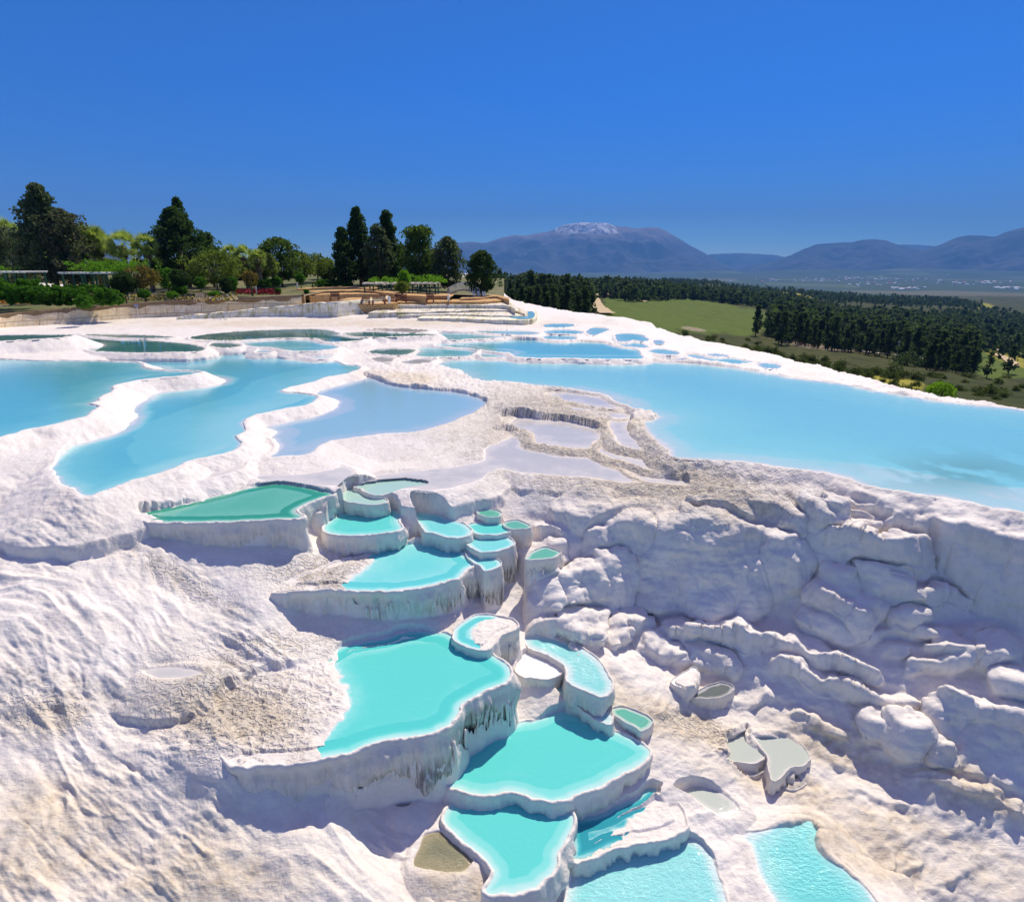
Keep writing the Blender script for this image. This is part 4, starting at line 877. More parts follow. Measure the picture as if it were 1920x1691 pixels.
        for q in range(6):
            t = q/5; pts.append((x0-c[0]+dx*t+.008*rnd.uniform(-1, 1), y0-c[1]-.03*t, z1+(z2-z1)*t-(L-h))); rad.append(r0*(1-t)**.75*(1 if q else .35)+.004)
        mb.tube(pts, rad, 7)
        s_ = mb.build('stalactite', M_TRAV, root, True); made += 1
print('basins', round(time.time()-T0, 1))
# ------------------------------------------------------------------ the valley beyond the crest
VR = [38, 60, 80, 100, 150, 250, 400, 600, 900, 1300, 1700, 2300, 3200, 4500]
VT = {   # photo row of the ground at each distance, per photo column
 700:  [700, 660, 640, 625, 600, 575, 556, 545, 538, 533, 531, 536, 545, 534],
 1000: [700, 655, 636, 622, 600, 572, 556, 544, 535, 530, 528, 536, 548, 534],
 1150: [720, 680, 655, 636, 606, 584, 562, 548, 537, 531, 528, 537, 548, 534],
 1300: [745, 715, 690, 668, 640, 612, 580, 563, 548, 538, 532, 532, 545, 534],
 1450: [770, 745, 715, 695, 668, 640, 608, 583, 562, 551, 546, 549, 550, 534],
 1600: [790, 768, 745, 725, 698, 664, 636, 606, 580, 566, 560, 561, 551, 534],
 1750: [820, 790, 762, 742, 712, 682, 648, 616, 592, 574, 566, 563, 552, 534],
 1920: [850, 815, 785, 762, 735, 704, 676, 645, 615, 594, 584, 570, 552, 534],
 2300: [900, 850, 820, 795, 765, 730, 700, 668, 635, 610, 596, 575, 553, 534]}
vus = sorted(VT)
def _azel(u, v):
    d = ray(u, v); return math.atan2(d[0], d[1]), d[2]/math.hypot(d[0], d[1])
vaz = np.array([_azel(u, 600)[0] for u in vus])
vz = np.array([[_azel(u, v)[1]*r for v, r in zip(VT[u], VR)] for u in vus])
PLAIN = -150.0
vz[:, -1] = PLAIN
VLR = np.log(np.array(VR, float))
def cosi(t): return t
def valley_base(az, lr):
    i = np.clip(np.searchsorted(vaz, az)-1, 0, len(vaz)-2); j = np.clip(np.searchsorted(VLR, lr)-1, 0, len(VR)-2)
    ta = np.clip((az-vaz[i])/(vaz[i+1]-vaz[i]), 0, 1); tr = np.clip((lr-VLR[j])/(VLR[j+1]-VLR[j]), 0, 1)
    ta = ta*ta*(3-2*ta)*.5+ta*.5
    return (vz[i, j]*(1-ta)+vz[i+1, j]*ta)*(1-tr)+(vz[i, j+1]*(1-ta)+vz[i+1, j+1]*ta)*tr
def valley_z(x, y):
    az = np.arctan2(x, y); r = np.sqrt(x*x+y*y); lr = np.log(np.maximum(r, 1))
    z = 0
    for k in (-2, -1, 0, 1, 2): z = z + valley_base(az+k*.012, lr+k*.05)/5
    z = np.where(r > 4500, PLAIN, z)
    n = fbm2(x/90, y/90, 4, 401)*r*.0028*sstep(4000, 1500, r) + fbm2(x/18, y/18, 3, 402)*np.minimum(r*.0016, .5)*sstep(1500, 500, r)
    # low knobbly hills in the middle of the plain
    hill = sstep(8500, 10000, r)*sstep(14500, 11500, r)*sstep(.18, .34, az)
    hz = hill*(40+45*fbm2(x/900, y/900, 4, 405))
    return z + n + np.maximum(hz, 0)
vA = np.linspace(R(-60), R(60), 560); vL = np.linspace(math.log(36), math.log(26000), 620)
vr = np.exp(vL); vX = np.sin(vA)[:, None]*vr[None]; vY = np.cos(vA)[:, None]*vr[None]; vZ = valley_z(vX, vY)
idx = np.arange(vX.size).reshape(vX.shape)
vF = np.stack([idx[:-1, :-1], idx[1:, :-1], idx[1:, 1:], idx[:-1, 1:]], -1).reshape(-1, 4)
vFf = vY*CT - vZ*ST; vU = W0/2+FPX*vX/vFf; vV = H0/2-FPX*(vY*ST+vZ*CT)/vFf
vRR = np.sqrt(vX**2+vY**2)
def blobv(u, v, ru, rv, rot=0.0):
    c, s = math.cos(rot), math.sin(rot); a = (vU-u)*c+(vV-v)*s; b = -(vU-u)*s+(vV-v)*c
    return sstep(1.15, .85, (a/ru)**2+(b/rv)**2 + .25*fbm2(vX/(vRR*.03+3), vY/(vRR*.06+3), 3, 407))
field = np.zeros_like(vX)
mead = np.maximum.reduce([blobv(1290,592,158,34,.10)*(vRR < 600), blobv(1180,585,60,26,.2)*(vRR < 600), blobv(1830,640,80,14,.1)*(vRR < 900), blobv(1880,670,70,40,.1)*(vRR < 900)])
yel = np.maximum.reduce([blobv(1060,531,70,6,.05)*(vRR > 600), blobv(1440,545,110,8,.1)*(vRR > 600), blobv(1470,690,60,12,.1)*(vRR < 400), blobv(1880,665,60,10,.4)*(vRR < 900), blobv(1670,720,60,14,.1)*(vRR < 300), blobv(1830,574,30,6,0)])
rock = np.maximum.reduce([blobv(1300,617,26,4,.15)*(vRR < 500), blobv(1590,650,110,9,.05), blobv(1480,638,20,6,0), blobv(1790,695,60,4,.1)*0, blobv(1680,702,12,5,0)])
town = sstep(.2, .5, fbm2(vX/260, vY/800, 3, 411))*sstep(5200, 5600, vRR)*sstep(9500, 8500, vRR)
plain = sstep(2600, 3300, vRR)
def line_mask(pts, w):
    P = smooth_closed(pts, 5, False); d = np.full(vU.shape, 1e9)
    for i in range(len(P)-1):
        ax, ay = P[i]; bx, by = P[i+1]; ex, ey = bx-ax, by-ay
        t = np.clip(((vU-ax)*ex+(vV-ay)*ey)/(ex*ex+ey*ey), 0, 1); d = np.minimum(d, np.hypot(vU-ax-ex*t, (vV-ay-ey*t)*1.5))
    return sstep(w*1.3, w*.7, d)
v = NT('valley_grass'); g = v.pos()
n1 = v.noise(.012, 6, .6, g); n2 = v.noise(.18, 5, .65, g); n3 = v.noise(1.6, 4, .7, g)
c = v.mix(v.ramp(n1, [(.35, 0.), (.65, 1.)]), (.042, .055, .013), (.080, .080, .022))
c = v.mix(v.ramp(n2, [(.45, 0.), (.7, 1.)]), c, (.022, .033, .009))
c = v.mix(v.attr('mead'), c, v.mix(v.ramp(n2, [(.3, 0.), (.7, 1.)]), (.075, .115, .016), (.115, .155, .025)))
c = v.mix(v.attr('yel'), c, v.mix(v.ramp(n2, [(.3, 0.), (.7, 1.)]), (.24, .24, .03), (.36, .31, .05)))
pv = v.node('ShaderNodeTexVoronoi'); v.put(pv.inputs['Vector'], v.mapping(g, (.0022, .0012, .001))); pv.inputs['Scale'].default_value = 1
pc = v.ramp(pv.outputs['Color'], [(.2, (.045, .075, .035)), (.45, (.085, .12, .05)), (.6, (.05, .08, .05)), (.8, (.12, .12, .07)), (1., (.06, .10, .05))], 'CONSTANT')
c = v.mix(v.attr('plain'), c, pc)
c = v.mix(v.math('MULTIPLY', v.attr('rock'), v.ramp(n3, [(.35, 0.), (.55, 1.)])), c, v.mix(v.ramp(n3, [(.45, 0.), (.7, 1.)]), (.30, .22, .15), (.5, .42, .34)))
v.put(v.b.inputs['Base Color'], c); v.b.inputs['Roughness'].default_value = .95; v.b.inputs['Specular IOR Level'].default_value = .1
v.put(v.b.inputs['Normal'], v.bump(v.noise(.9, 4, .7, g), .6, .6))
hillside = mesh_np('hillside', np.stack([vX.ravel(), vY.ravel(), vZ.ravel()], 1), vF, v.m, attrs=dict(mead=mead.ravel(), yel=yel.ravel(), rock=rock.ravel(), plain=plain.ravel()))
tag(hillside, 'green hillside and wide valley plain below the terraces', 'terrain', kind='structure')
def at_valley(u, v, rmin=45, rmax=5000):
    d = ray(u, v); a, e = math.atan2(d[0], d[1]), d[2]/math.hypot(d[0], d[1])
    r = np.exp(np.linspace(math.log(rmin), math.log(rmax), 500)); x, y = math.sin(a)*r, math.cos(a)*r
    z = valley_z(x, y); hit = np.nonzero(z > e*r)[0]
    if not len(hit): return None
    i = hit[0]; return float(x[i]), float(y[i]), float(z[i]), float(r[i])
# paths as thin strips lying on the slope
M_PATH = simple('dirt_path', (.50, .37, .20), (.62, .48, .30), .5, .95)
M_ROAD = simple('pale_road', (.42, .38, .33), (.50, .46, .40), .5, .95)
def strip(name, pts, w, mat, label, rmin=45):
    P = smooth_closed(pts, 8, False); W_ = []
    for u, v_ in P:
        q = at_valley(u, v_, rmin)
        if q: W_.append(q[:2])
    W_ = np.array(W_); W_ = resample(W_, max(1.5, w*.6), False); n_ = len(W_)
    k = np.array([1, 2, 3, 2, 1.])/9
    Ws = W_.copy()
    for _ in range(3):
        Pp = np.pad(Ws, ((2, 2), (0, 0)), 'edge'); Ws = sum(k[j]*Pp[j:j+n_] for j in range(5))
    t = np.gradient(Ws, axis=0); t /= np.linalg.norm(t, axis=1, keepdims=True)+1e-9; nn = np.stack([t[:, 1], -t[:, 0]], 1)
    offs = np.linspace(-.5, .5, 5)*w; V = []
    for i in range(n_):
        for o in offs:
            x, y = Ws[i]+nn[i]*o; V.append((x, y, 0))
    V = np.array(V); V[:, 2] = valley_z(V[:, 0], V[:, 1])
    V[:, 2] = np.repeat(V[:, 2].reshape(-1, 5).max(1), 5) + .35 + .0006*np.hypot(V[:, 0], V[:, 1])
    i_ = np.arange(n_*5).reshape(n_, 5); F = np.stack([i_[:-1, :-1], i_[1:, :-1], i_[1:, 1:], i_[:-1, 1:]], -1).reshape(-1, 4)
    o = mesh_np(name, V, F, mat); tag(o, label, 'path', kind='structure'); return o
strip('path', [(1140,592),(1125,580),(1117,568),(1118,556),(1126,551),(1150,556),(1185,564),(1215,568)], 5.5, M_PATH, 'sandy path looping round the tip of the green meadow')
strip('path', [(1768,622),(1800,632),(1840,648),(1875,662),(1895,661)], 6, M_PATH, 'sandy track crossing the green fields at the right')
strip('path', [(1862,664),(1880,672),(1900,684),(1895,690)], 4, M_PATH, 'short branch of the sandy track at the right edge')
strip('path', [(1580,655),(1640,664),(1700,670),(1760,680)], 3, M_ROAD, 'faint grey road under the dark pine wood')
# ------------------------------------------------------------------ mountains
def mountain(name, prof, dist, label, depth=3500, snow=None, seed=1, rock=(.11, .105, .11), green=(.05, .065, .06)):
    """a real range: its crest line stands at dist and the slopes fall towards the plain"""
    us = np.array([p[0] for p in prof], float); vs = np.array([p[1] for p in prof], float)
    n, m = 340, 90
    u = np.linspace(us[0], us[-1], n)
    # smooth crest
    t = np.interp(u, us, vs); kk = np.ones(7)/7; t = np.convolve(np.pad(t, 3, 'edge'), kk, 'valid')
    d = np.stack([ray(a, b) for a, b in zip(u, t)]); hz = np.hypot(d[:, 0], d[:, 1])
    ux, uy = d[:, 0]/hz, d[:, 1]/hz; zc = d[:, 2]/hz*dist
    s = np.linspace(0, 1, m)        # 0 foot (near) .. 1 crest .. then the far side
    rr = np.concatenate([dist - depth*(1-s), dist + depth*.6*np.linspace(0.03, 1, 20)])
    g = np.concatenate([s**1.35, np.linspace(.99, 0, 20)])
    X_ = ux[:, None]*rr[None]; Y_ = uy[:, None]*rr[None]
    ampl = np.maximum(zc-PLAIN, 10)[:, None]
    rid = 1-np.abs(fbm2(X_/1500+seed, Y_/1500, 5, 500+seed)); big = fbm2(X_/700, Y_/700, 4, 520+seed)
    shape = np.clip(g[None] + (.42*(rid-.62)+.05*big)*np.sin(np.pi*np.clip(g, 0, 1))[None]**.8, 0, 1.02)
    Z_ = PLAIN-30 + (ampl+30)*shape + ampl*.012*fbm2(X_/260, Y_/260, 3, 530)*(g[None] > .9)
    idx = np.arange(X_.size).reshape(X_.shape)
    F = np.stack([idx[:-1, :-1], idx[1:, :-1], idx[1:, 1:], idx[:-1, 1:]], -1).reshape(-1, 4)
    t_ = NT(name+'_rock'); p_ = t_.pos()
    c_ = t_.mix(t_.ramp(t_.noise(.0016, 8, .65, p_), [(.4, 0.), (.62, 1.)]), rock, green)
    if snow is not None:
        sz = t_.node('ShaderNodeSeparateXYZ'); t_.put(sz.inputs[0], p_)
        hi = t_.math('SUBTRACT', sz.outputs[2], snow[0]); hi = t_.math('DIVIDE', hi, snow[1], True)
        bare = t_.math('MULTIPLY', t_.math('DIVIDE', t_.math('SUBTRACT', sz.outputs[2], snow[0]-230), 260, True), .7, True)
        c_ = t_.mix(bare, c_, (.34, .27, .27))
        nn = t_.ramp(t_.noise(.008, 6, .8, t_.mapping(p_, (1, .5, 1))), [(.47, 0.), (.52, 1.)])
        msk = t_.math('MULTIPLY', hi, nn, True)
        c_ = t_.mix(t_.math('MULTIPLY', msk, t_.math('MULTIPLY', t_.math('GREATER_THAN', sz.outputs[0], snow[2]), t_.math('LESS_THAN', sz.outputs[0], snow[3]))), c_, (.88, .88, .9))
    t_.put(t_.b.inputs['Base Color'], c_); t_.b.inputs['Roughness'].default_value = 1; t_.b.inputs['Specular IOR Level'].default_value = 0
    o = mesh_np(name, np.stack([X_.ravel(), Y_.ravel(), Z_.ravel()], 1), F, t_.m)
    tag(o, label, 'mountain', kind='structure'); return o
D1_ = 16000
pz = lambda u, v, D: (ray(u, v)[2]/math.hypot(*ray(u, v)[:2]))*D
mountain('mountain', [(560,505),(640,490),(700,480),(780,470),(850,456),(880,453),(910,456),(940,446),(965,440),(985,443),(1000,438),(1028,436),(1045,428),(1060,421),(1090,418),(1120,418),(1140,419),(1160,425),(1190,428),(1230,426),(1248,432),(1275,448),(1300,464),(1330,480),(1370,500),(1420,512),(1470,520)], D1_,
 'broad blue mountain with a snow-dusted summit', 4200, (pz(1090, 446, D1_), 120, ray(1040,440)[0]/math.hypot(*ray(1040,440)[:2])*D1_, ray(1150,440)[0]/math.hypot(*ray(1150,440)[:2])*D1_), 1)
mountain('mountain', [(1330,520),(1380,506),(1440,492),(1480,480),(1510,466),(1530,458),(1560,456),(1598,455),(1615,450),(1640,449),(1665,452),(1690,462),(1715,466),(1740,475),(1800,500),(1860,515)], 15000,
 'flat-topped blue mountain right of the snowy one', 3300, None, 7)
mountain('mountain', [(1640,515),(1690,490),(1735,468),(1765,458),(1790,446),(1810,442),(1840,441),(1865,445),(1885,436),(1910,428),(1960,420),(2040,415),(2150,440),(2300,480),(2400,515)], 14000,
 'blue mountain rising towards the right edge of the photo', 3000, None, 13)
mountain('mountain', [(1280,500),(1330,477),(1380,475),(1420,476),(1450,478),(1490,486),(1560,470),(1640,462),(1700,458),(1760,462),(1830,476),(1900,500)], 21000,
 'faint low mountain ridge between the bigger mountains', 2500, None, 19)
mountain('mountain', [(-300,500),(-100,488),(60,484),(180,476),(196,470),(215,474),(260,484),(420,490),(560,488),(640,492),(760,505)], 9000,
 'low wooded ridge seen between the garden palms', 1500, None, 23)
# ------------------------------------------------------------------ haze
hz = MB().box((0, 12950, 900), (44000, 26200-.0, 2200)).build('haze')
hz.location = (0, 0, 0)
hm = bpy.data.materials.new('haze_air'); hm.use_nodes = True; hn = hm.node_tree.nodes
hn.remove(hn['Principled BSDF']); pvn = hn.new('ShaderNodeVolumePrincipled')
pvn.inputs['Color'].default_value = (.17, .45, 1.0, 1); pvn.inputs['Density'].default_value = 7.8e-5; pvn.inputs['Anisotropy'].default_value = 0.0
hm.node_tree.links.new(pvn.outputs[0], hn['Material Output'].inputs['Volume'])
hz.data.materials.append(hm); tag(hz, 'blue air haze over the valley', 'haze', kind='stuff')
print('valley', round(time.time()-T0, 1))
# ------------------------------------------------------------------ foliage builders
rng = np.random.default_rng(5)
def leaf_cloud(C, rad, per, size, seed=0, flat=0.6):
    """many small leaf quads spread round the clump centres C"""
    r = np.random.default_rng(seed); n = len(C)*per
    c = np.repeat(C, per, 0); rr = np.repeat(np.broadcast_to(np.asarray(rad, float), (len(C),)), per)
    d = r.normal(size=(n, 3)); d /= np.linalg.norm(d, axis=1, keepdims=True)
    p = c + d*(rr*r.uniform(.35, 1.05, n)**.5)[:, None]*np.array([1, 1, .75])
    a = r.normal(size=(n, 3)) + d*.6; a /= np.linalg.norm(a, axis=1, keepdims=True)
    b = np.cross(a, r.normal(size=(n, 3))); b /= np.linalg.norm(b, axis=1, keepdims=True)
    s = (size*r.uniform(.6, 1.4, n))[:, None]
    V = np.stack([p-a*s*.5, p+b*s*flat*.5, p+a*s*.5, p-b*s*flat*.5], 1).reshape(-1, 3)
    F = np.arange(n*4).reshape(n, 4); return V, F
def foliage_mat(name, dark, light, hue=None):
    t = NT(name); g = t.obj()
    c = t.mix(t.ramp(t.noise(.9, 4, .6, g), [(.32, 0.), (.68, 1.)]), dark, light)
    if hue: c = t.mix(t.ramp(t.noise(.35, 2, .5, g), [(.45, 0.), (.6, 1.)]), c, hue)
    t.put(t.b.inputs['Base Color'], c); t.b.inputs['Roughness'].default_value = .8; t.b.inputs['Specular IOR Level'].default_value = .08
    tl = t.n.new('ShaderNodeBsdfTranslucent'); t.put(tl.inputs[0], t.mix(1.0, c, (1.5, 1.5, .9), 'MULTIPLY')); ms = t.n.new('ShaderNodeMixShader'); ms.inputs[0].default_value = .45
    t.l.new(t.b.outputs[0], ms.inputs[1]); t.l.new(tl.outputs[0], ms.inputs[2]); t.l.new(ms.outputs[0], t.n['Material Output'].inputs['Surface'])
    return t.m
F_CEDAR = foliage_mat('cedar_needles', (.040, .068, .036), (.085, .125, .062), (.095, .12, .065))
F_CYP = foliage_mat('cypress_needles', (.024, .054, .016), (.055, .10, .030))
F_PINE = foliage_mat('pine_needles', (.040, .080, .018), (.10, .16, .035))
F_PALM = foliage_mat('palm_leaves', (.17, .25, .05), (.38, .46, .13))
F_BROAD = foliage_mat('broad_leaves', (.075, .12, .020), (.17, .22, .045))
F_HEDGE = foliage_mat('hedge_leaves', (.045, .13, .010), (.09, .22, .025))
F_RED = foliage_mat('reddish_leaves', (.09, .09, .02), (.19, .14, .045))
F_WOOD = foliage_mat('forest_needles', (.028, .052, .022), (.070, .105, .042))
F_SCRUB = foliage_mat('scrub_leaves', (.038, .060, .016), (.085, .11, .032))
F_BRIGHT = foliage_mat('bright_leaves', (.14, .28, .015), (.24, .40, .04))
F_VINE = foliage_mat('vine_leaves', (.08, .20, .012), (.15, .32, .03))
M_BARK = simple('bark', (.11, .075, .045), (.20, .145, .095), 4, .9, .5, 20)
M_PBARK = simple('palm_bark', (.16, .115, .08), (.30, .24, .19), 6, .9, .6, 15)
M_SKIRT = simple('dead_palm_leaves', (.16, .11, .06), (.30, .22, .13), 6, .9)
GZ = tps_fit([at_z(*q) for q in [(-250,625,-4.3),(-100,605,-4.25),(0,592,-4.2),(130,581,-4.0),(260,571,-3.85),(400,563,-3.6),(560,556,-3.3),(700,545,-3.3),(850,552,-3.75),(940,557,-4.3),(80,537,-3.0),(400,532,-2.85),(660,530,-2.8),(0,522,-2.0),(300,523,-2.2),(600,521,-2.2),(860,530,-3.0),(-300,540,-3.0)]], .02)
def gz(x, y): return float(tps_eval(GZ, np.array([float(x)]), np.array([float(y)]))[0])
PROF = {
 'cedar': lambda t: np.minimum(1, (1-t)*1.35)**.9*(.80+.20*np.sin(t*30))*np.minimum(1, .7+t*2),
 'cypress': lambda t: np.minimum(1, (1-t)*1.75)**.85*np.minimum(1, .7+t*2),
 'broadcyp': lambda t: np.minimum(1, (1-t)*1.65)**.7*np.minimum(1, .75+t*1.5),
 'round': lambda t: np.sqrt(np.maximum(0, 1-(2*t-1)**2))*.98+.02,
 'pine': lambda t: (np.sqrt(np.maximum(0, 1-(1.7*t-.75)**2)))*(.75+.25*np.sin(t*14+1)),
 'egg': lambda t: np.minimum(1, (t+.05)*3.2)**.7*np.sqrt(np.maximum(0, 1-t**2.2))}
def crown_centers(kind, h, rad, n, seed, shell=.55, lump=.22):
    r = np.random.default_rng(seed); t = r.uniform(0, 1, n)**.9; a = r.uniform(0, 2*np.pi, n)
    pr = PROF[kind](t)*(1+lump*np.sin(a*3+seed)*np.sin(t*9+seed*2)) + r.normal(0, .07, n)
    q = r.uniform(shell, 1, n)
    return np.stack([np.cos(a)*pr*rad*q, np.sin(a)*pr*rad*q, t*h], 1)
def plant_tree(name, label, cat, kind, u, vtop, half, y, mat, crown_lo=.14, n=150, per=26, leaf=.28, seed=1, clump=.5, group=None, bark=None, base_z=None, limbs=5, lean=0.0, x=None):
    p = at_y(u, vtop, y); x = p[0]; zb = gz(x, y) if base_z is None else base_z
    h = p[2]-zb; s = np.linalg.norm(p)/FPX; rad = half*s*1.14
    root = empty(name, (x, y, zb)); tag(root, label, cat, group)
    z0 = h*crown_lo; ch = h-z0
    C = crown_centers(kind, ch, max(rad-clump*.5, .15), n, seed); C[:, 2] += z0
    tr = max(.10, h*.022)
    mb = MB(); mb.tube([(0, 0, -.3), (lean*.3, 0, z0), (lean*.5, .05, z0+ch*.5), (lean, 0, z0+ch*.85)], [tr*1.3, tr, tr*.6, tr*.15], 8)
    rr = np.random.default_rng(seed+3)
    for k in range(limbs):
        c = C[rr.integers(len(C))]; b0 = z0+(c[2]-z0)*rr.uniform(.1, .5)
        mb.tube([(0, 0, b0), (c[0]*.5, c[1]*.5, (b0+c[2])/2+.1), tuple(c)], [tr*.5, tr*.3, tr*.1], 5)
    mb.build('trunk', bark or M_BARK, root, True)
    V, F = leaf_cloud(C, clump, per, leaf, seed)
    V2, F2 = leaf_cloud(crown_centers(kind, ch, rad*.6, max(20, n//4), seed+9)*np.array([1, 1, 1])+np.array([0, 0, z0]), clump*1.1, per, leaf*1.5, seed+2)
    mesh_np('crown', np.vstack([V, V2]), np.vstack([F, F2+len(V)]), mat, root, False)
    return root
def palm(u, vtop, r_px, y, seed, label, skirt=True):
    p = at_y(u, vtop, y); x = p[0]; zb = gz(x, y); h = p[2]-zb; s = np.linalg.norm(p)/FPX; R_ = r_px*s
    root = empty('palm_tree', (x, y, zb)); tag(root, label, 'palm tree', 'fan palms of the garden')
    th = h - R_*.85; r = np.random.default_rng(seed); lx = r.uniform(-.3, .3)
    MB().tube([(0, 0, -.3), (lx*.3, 0, th*.5), (lx, 0, th)], [.30, .21, .20], 9).build('trunk', M_PBARK, root, True)
    V = []; F = []; 
    for k in range(64):
        a = r.uniform(0, 2*math.pi); el = r.uniform(-.85, 1.45); L_ = R_*r.uniform(.85, 1.15)
        d = np.array([math.cos(a)*math.cos(el), math.sin(a)*math.cos(el), math.sin(el)])
        o = np.array([lx, 0, th]); c = o + d*L_*.42
        side = np.cross(d, [0, 0, 1.0]); side /= np.linalg.norm(side)+1e-9; up = np.cross(side, d); ro = r.uniform(-1.3, 1.3); side, up = side*math.cos(ro)+up*math.sin(ro), up*math.cos(ro)-side*math.sin(ro)
        b = len(V); V += [o+side*.03, o-side*.03, c]; F.append((b, b+1, b+2, b+2))
        for q in range(11):
            w = (q-5)/5*1.15; dd = d*math.cos(w)+side*math.sin(w); tip = c + dd*L_*.55*(1-.2*abs(w)) - np.array([0, 0, .16*L_])*abs(math.sin(w))*.6 - np.array([0, 0, .05*L_]) + up*.04
            n_ = np.cross(dd, up); n_ /= np.linalg.norm(n_)+1e-9
            b = len(V); V += [c-n_*.02, c+dd*L_*.22+n_*.055, tip, c+dd*L_*.22-n_*.055]; F.append((b, b+1, b+2, b+3))
    F = [f if f[2] != f[3] else (f[0], f[1], f[2]) for f in F]
    me = bpy.data.meshes.new('fronds'); me.from_pydata([tuple(q) for q in V], [], F); me.materials.append(F_PALM); link(bpy.data.objects.new('crown', me), root)
    if skirt:
        t = r.uniform(0, 1, 60); a = r.uniform(0, 2*np.pi, 60)
        C = np.stack([lx+np.cos(a)*.42*(1-t*.5), np.sin(a)*.42*(1-t*.5), th-.1-t*min(1.6, th*.4)], 1)
        V, F = leaf_cloud(C, .2, 12, .4, seed, .25); mesh_np('dead_leaf_skirt', V, F, M_SKIRT, root, False)
    return root
# ------------------------------------------------------------------ garden ground and retaining wall
WT = [(-300,633,-4.35),(-150,612,-4.3),(0,592,-4.2),(130,581,-4.0),(260,571,-3.85),(400,563,-3.6),(500,559,-3.42),(566,556,-3.28)]
wt = np.array([at_z(*q) for q in WT]); 
wts = smooth_closed(wt, 10, False)
fr = np.vstack([wts, [at_z(*q) for q in [(600,549,-3.3),(640,545,-3.3),(700,544,-3.3),(780,549,-3.5),(850,552,-3.75),(900,554,-4.0),(945,558,-4.3)]]])
fr = resample(fr, .9, False)
nr_ = 46; ext = np.r_[0, np.cumsum(np.linspace(.25, 5, nr_-1))]
gX = fr[:, 0][:, None] + ext[None]*(fr[:, 0]/fr[:, 1])[:, None]*.9; gY = fr[:, 1][:, None]+ext[None]
gZ = tps_eval(GZ, gX, gY); bl = np.clip(ext/3, 0, 1)[None]; gZ = fr[:, 2][:, None]*(1-bl)+gZ*bl
drop = np.maximum(0, gX - (2.0+0*gX))*.35; gZ = gZ - drop - np.maximum(0, (gY-125))*.12
gZ += .05*fbm2(gX*.5, gY*.5, 3, 601)*bl
gi = np.arange(gX.size).reshape(gX.shape)
t = NT('lawn'); g = t.pos()
c = t.mix(t.ramp(t.noise(.22, 4, .6, g), [(.4, 0.), (.62, 1.)]), (.11, .13, .025), (.21, .17, .075))
c = t.mix(t.ramp(t.noise(1.8, 5, .7, g), [(.45, 0.), (.7, 1.)]), c, (.06, .09, .015))
c = t.mix(t.attr('path'), c, t.mix(t.ramp(t.noise(2, 4, .6, g), [(.4, 0.), (.6, 1.)]), (.30, .20, .11), (.42, .31, .20)))
t.put(t.b.inputs['Base Color'], c); t.b.inputs['Roughness'].default_value = .95
pth = np.broadcast_to(((ext < 2.2)).astype(float)[None]*.8, gX.shape).copy()
lawn = mesh_np('lawn', np.stack([gX.ravel(), gY.ravel(), gZ.ravel()], 1), np.stack([gi[:-1, :-1], gi[1:, :-1], gi[1:, 1:], gi[:-1, 1:]], -1).reshape(-1, 4), t.m, attrs=dict(path=pth.ravel()))
tag(lawn, 'dry and green garden lawn above the stone wall', 'ground', kind='structure')
def stone_mat(name, c1, c2, c3, bw=1.3, bh=.5, mortar=(.12, .10, .07), streak=.5, moss=None, gap=.02):
    t = NT(name); uv = t.attr_vec('wuv') if hasattr(t, 'attr_vec') else None
    nd = t.n.new('ShaderNodeAttribute'); nd.attribute_name = 'wuv'; vec = nd.outputs['Vector']
    br = t.node('ShaderNodeTexBrick'); t.put(br.inputs['Vector'], vec); br.inputs['Scale'].default_value = 1
    br.inputs['Brick Width'].default_value = bw; br.inputs['Row Height'].default_value = bh; br.inputs['Mortar Size'].default_value = gap
    br.inputs['Color1'].default_value = (*c1, 1); br.inputs['Color2'].default_value = (*c2, 1); br.inputs['Mortar'].default_value = (*mortar, 1)
    n = t.noise(2.2, 5, .7, vec)
    c = t.mix(t.ramp(n, [(.42, 0.), (.68, 1.)]), br.outputs['Color'], c3)
    st = t.noise(1, 4, .7, t.mapping(vec, (5, .7, 1)))
    c = t.mix(t.math('MULTIPLY', t.ramp(st, [(.5, 0.), (.7, 1.)]), streak), c, (.16, .13, .09))
    if moss: c = t.mix(t.math('MULTIPLY', t.ramp(t.noise(.6, 3, .7, t.mapping(vec, (1.6, .6, 1))), [(.52, 0.), (.66, 1.)]), .8), c, moss)
    t.put(t.b.inputs['Base Color'], c); t.b.inputs['Roughness'].default_value = .9; t.b.inputs['Specular IOR Level'].default_value = .15
    t.put(t.b.inputs['Normal'], t.bump(t.math('ADD', n, t.math('MULTIPLY', br.outputs['Fac'], -.6)), .6, .06))
    return t.m
S_CREAM = stone_mat('cream_wall_stone', (.92, .74, .48), (.95, .83, .60), (.76, .54, .30), 2.6, .8, streak=.35)
S_WHITE = stone_mat('limed_wall_stone', (.95, .89, .74), (.96, .92, .80), (.80, .70, .40), 3.0, 1.2, (.5, .44, .3), .35, (.42, .36, .08))
S_ORANGE = stone_mat('orange_rubble_stone', (.78, .46, .17), (.86, .58, .28), (.58, .33, .13), .55, .22, (.20, .12, .06), .2, None, .03)
S_GREY = stone_mat('grey_travertine_stone', (.76, .67, .50), (.88, .81, .66), (.92, .87, .76), 2.2, .6, (.10, .09, .07), .55, (.30, .27, .06))
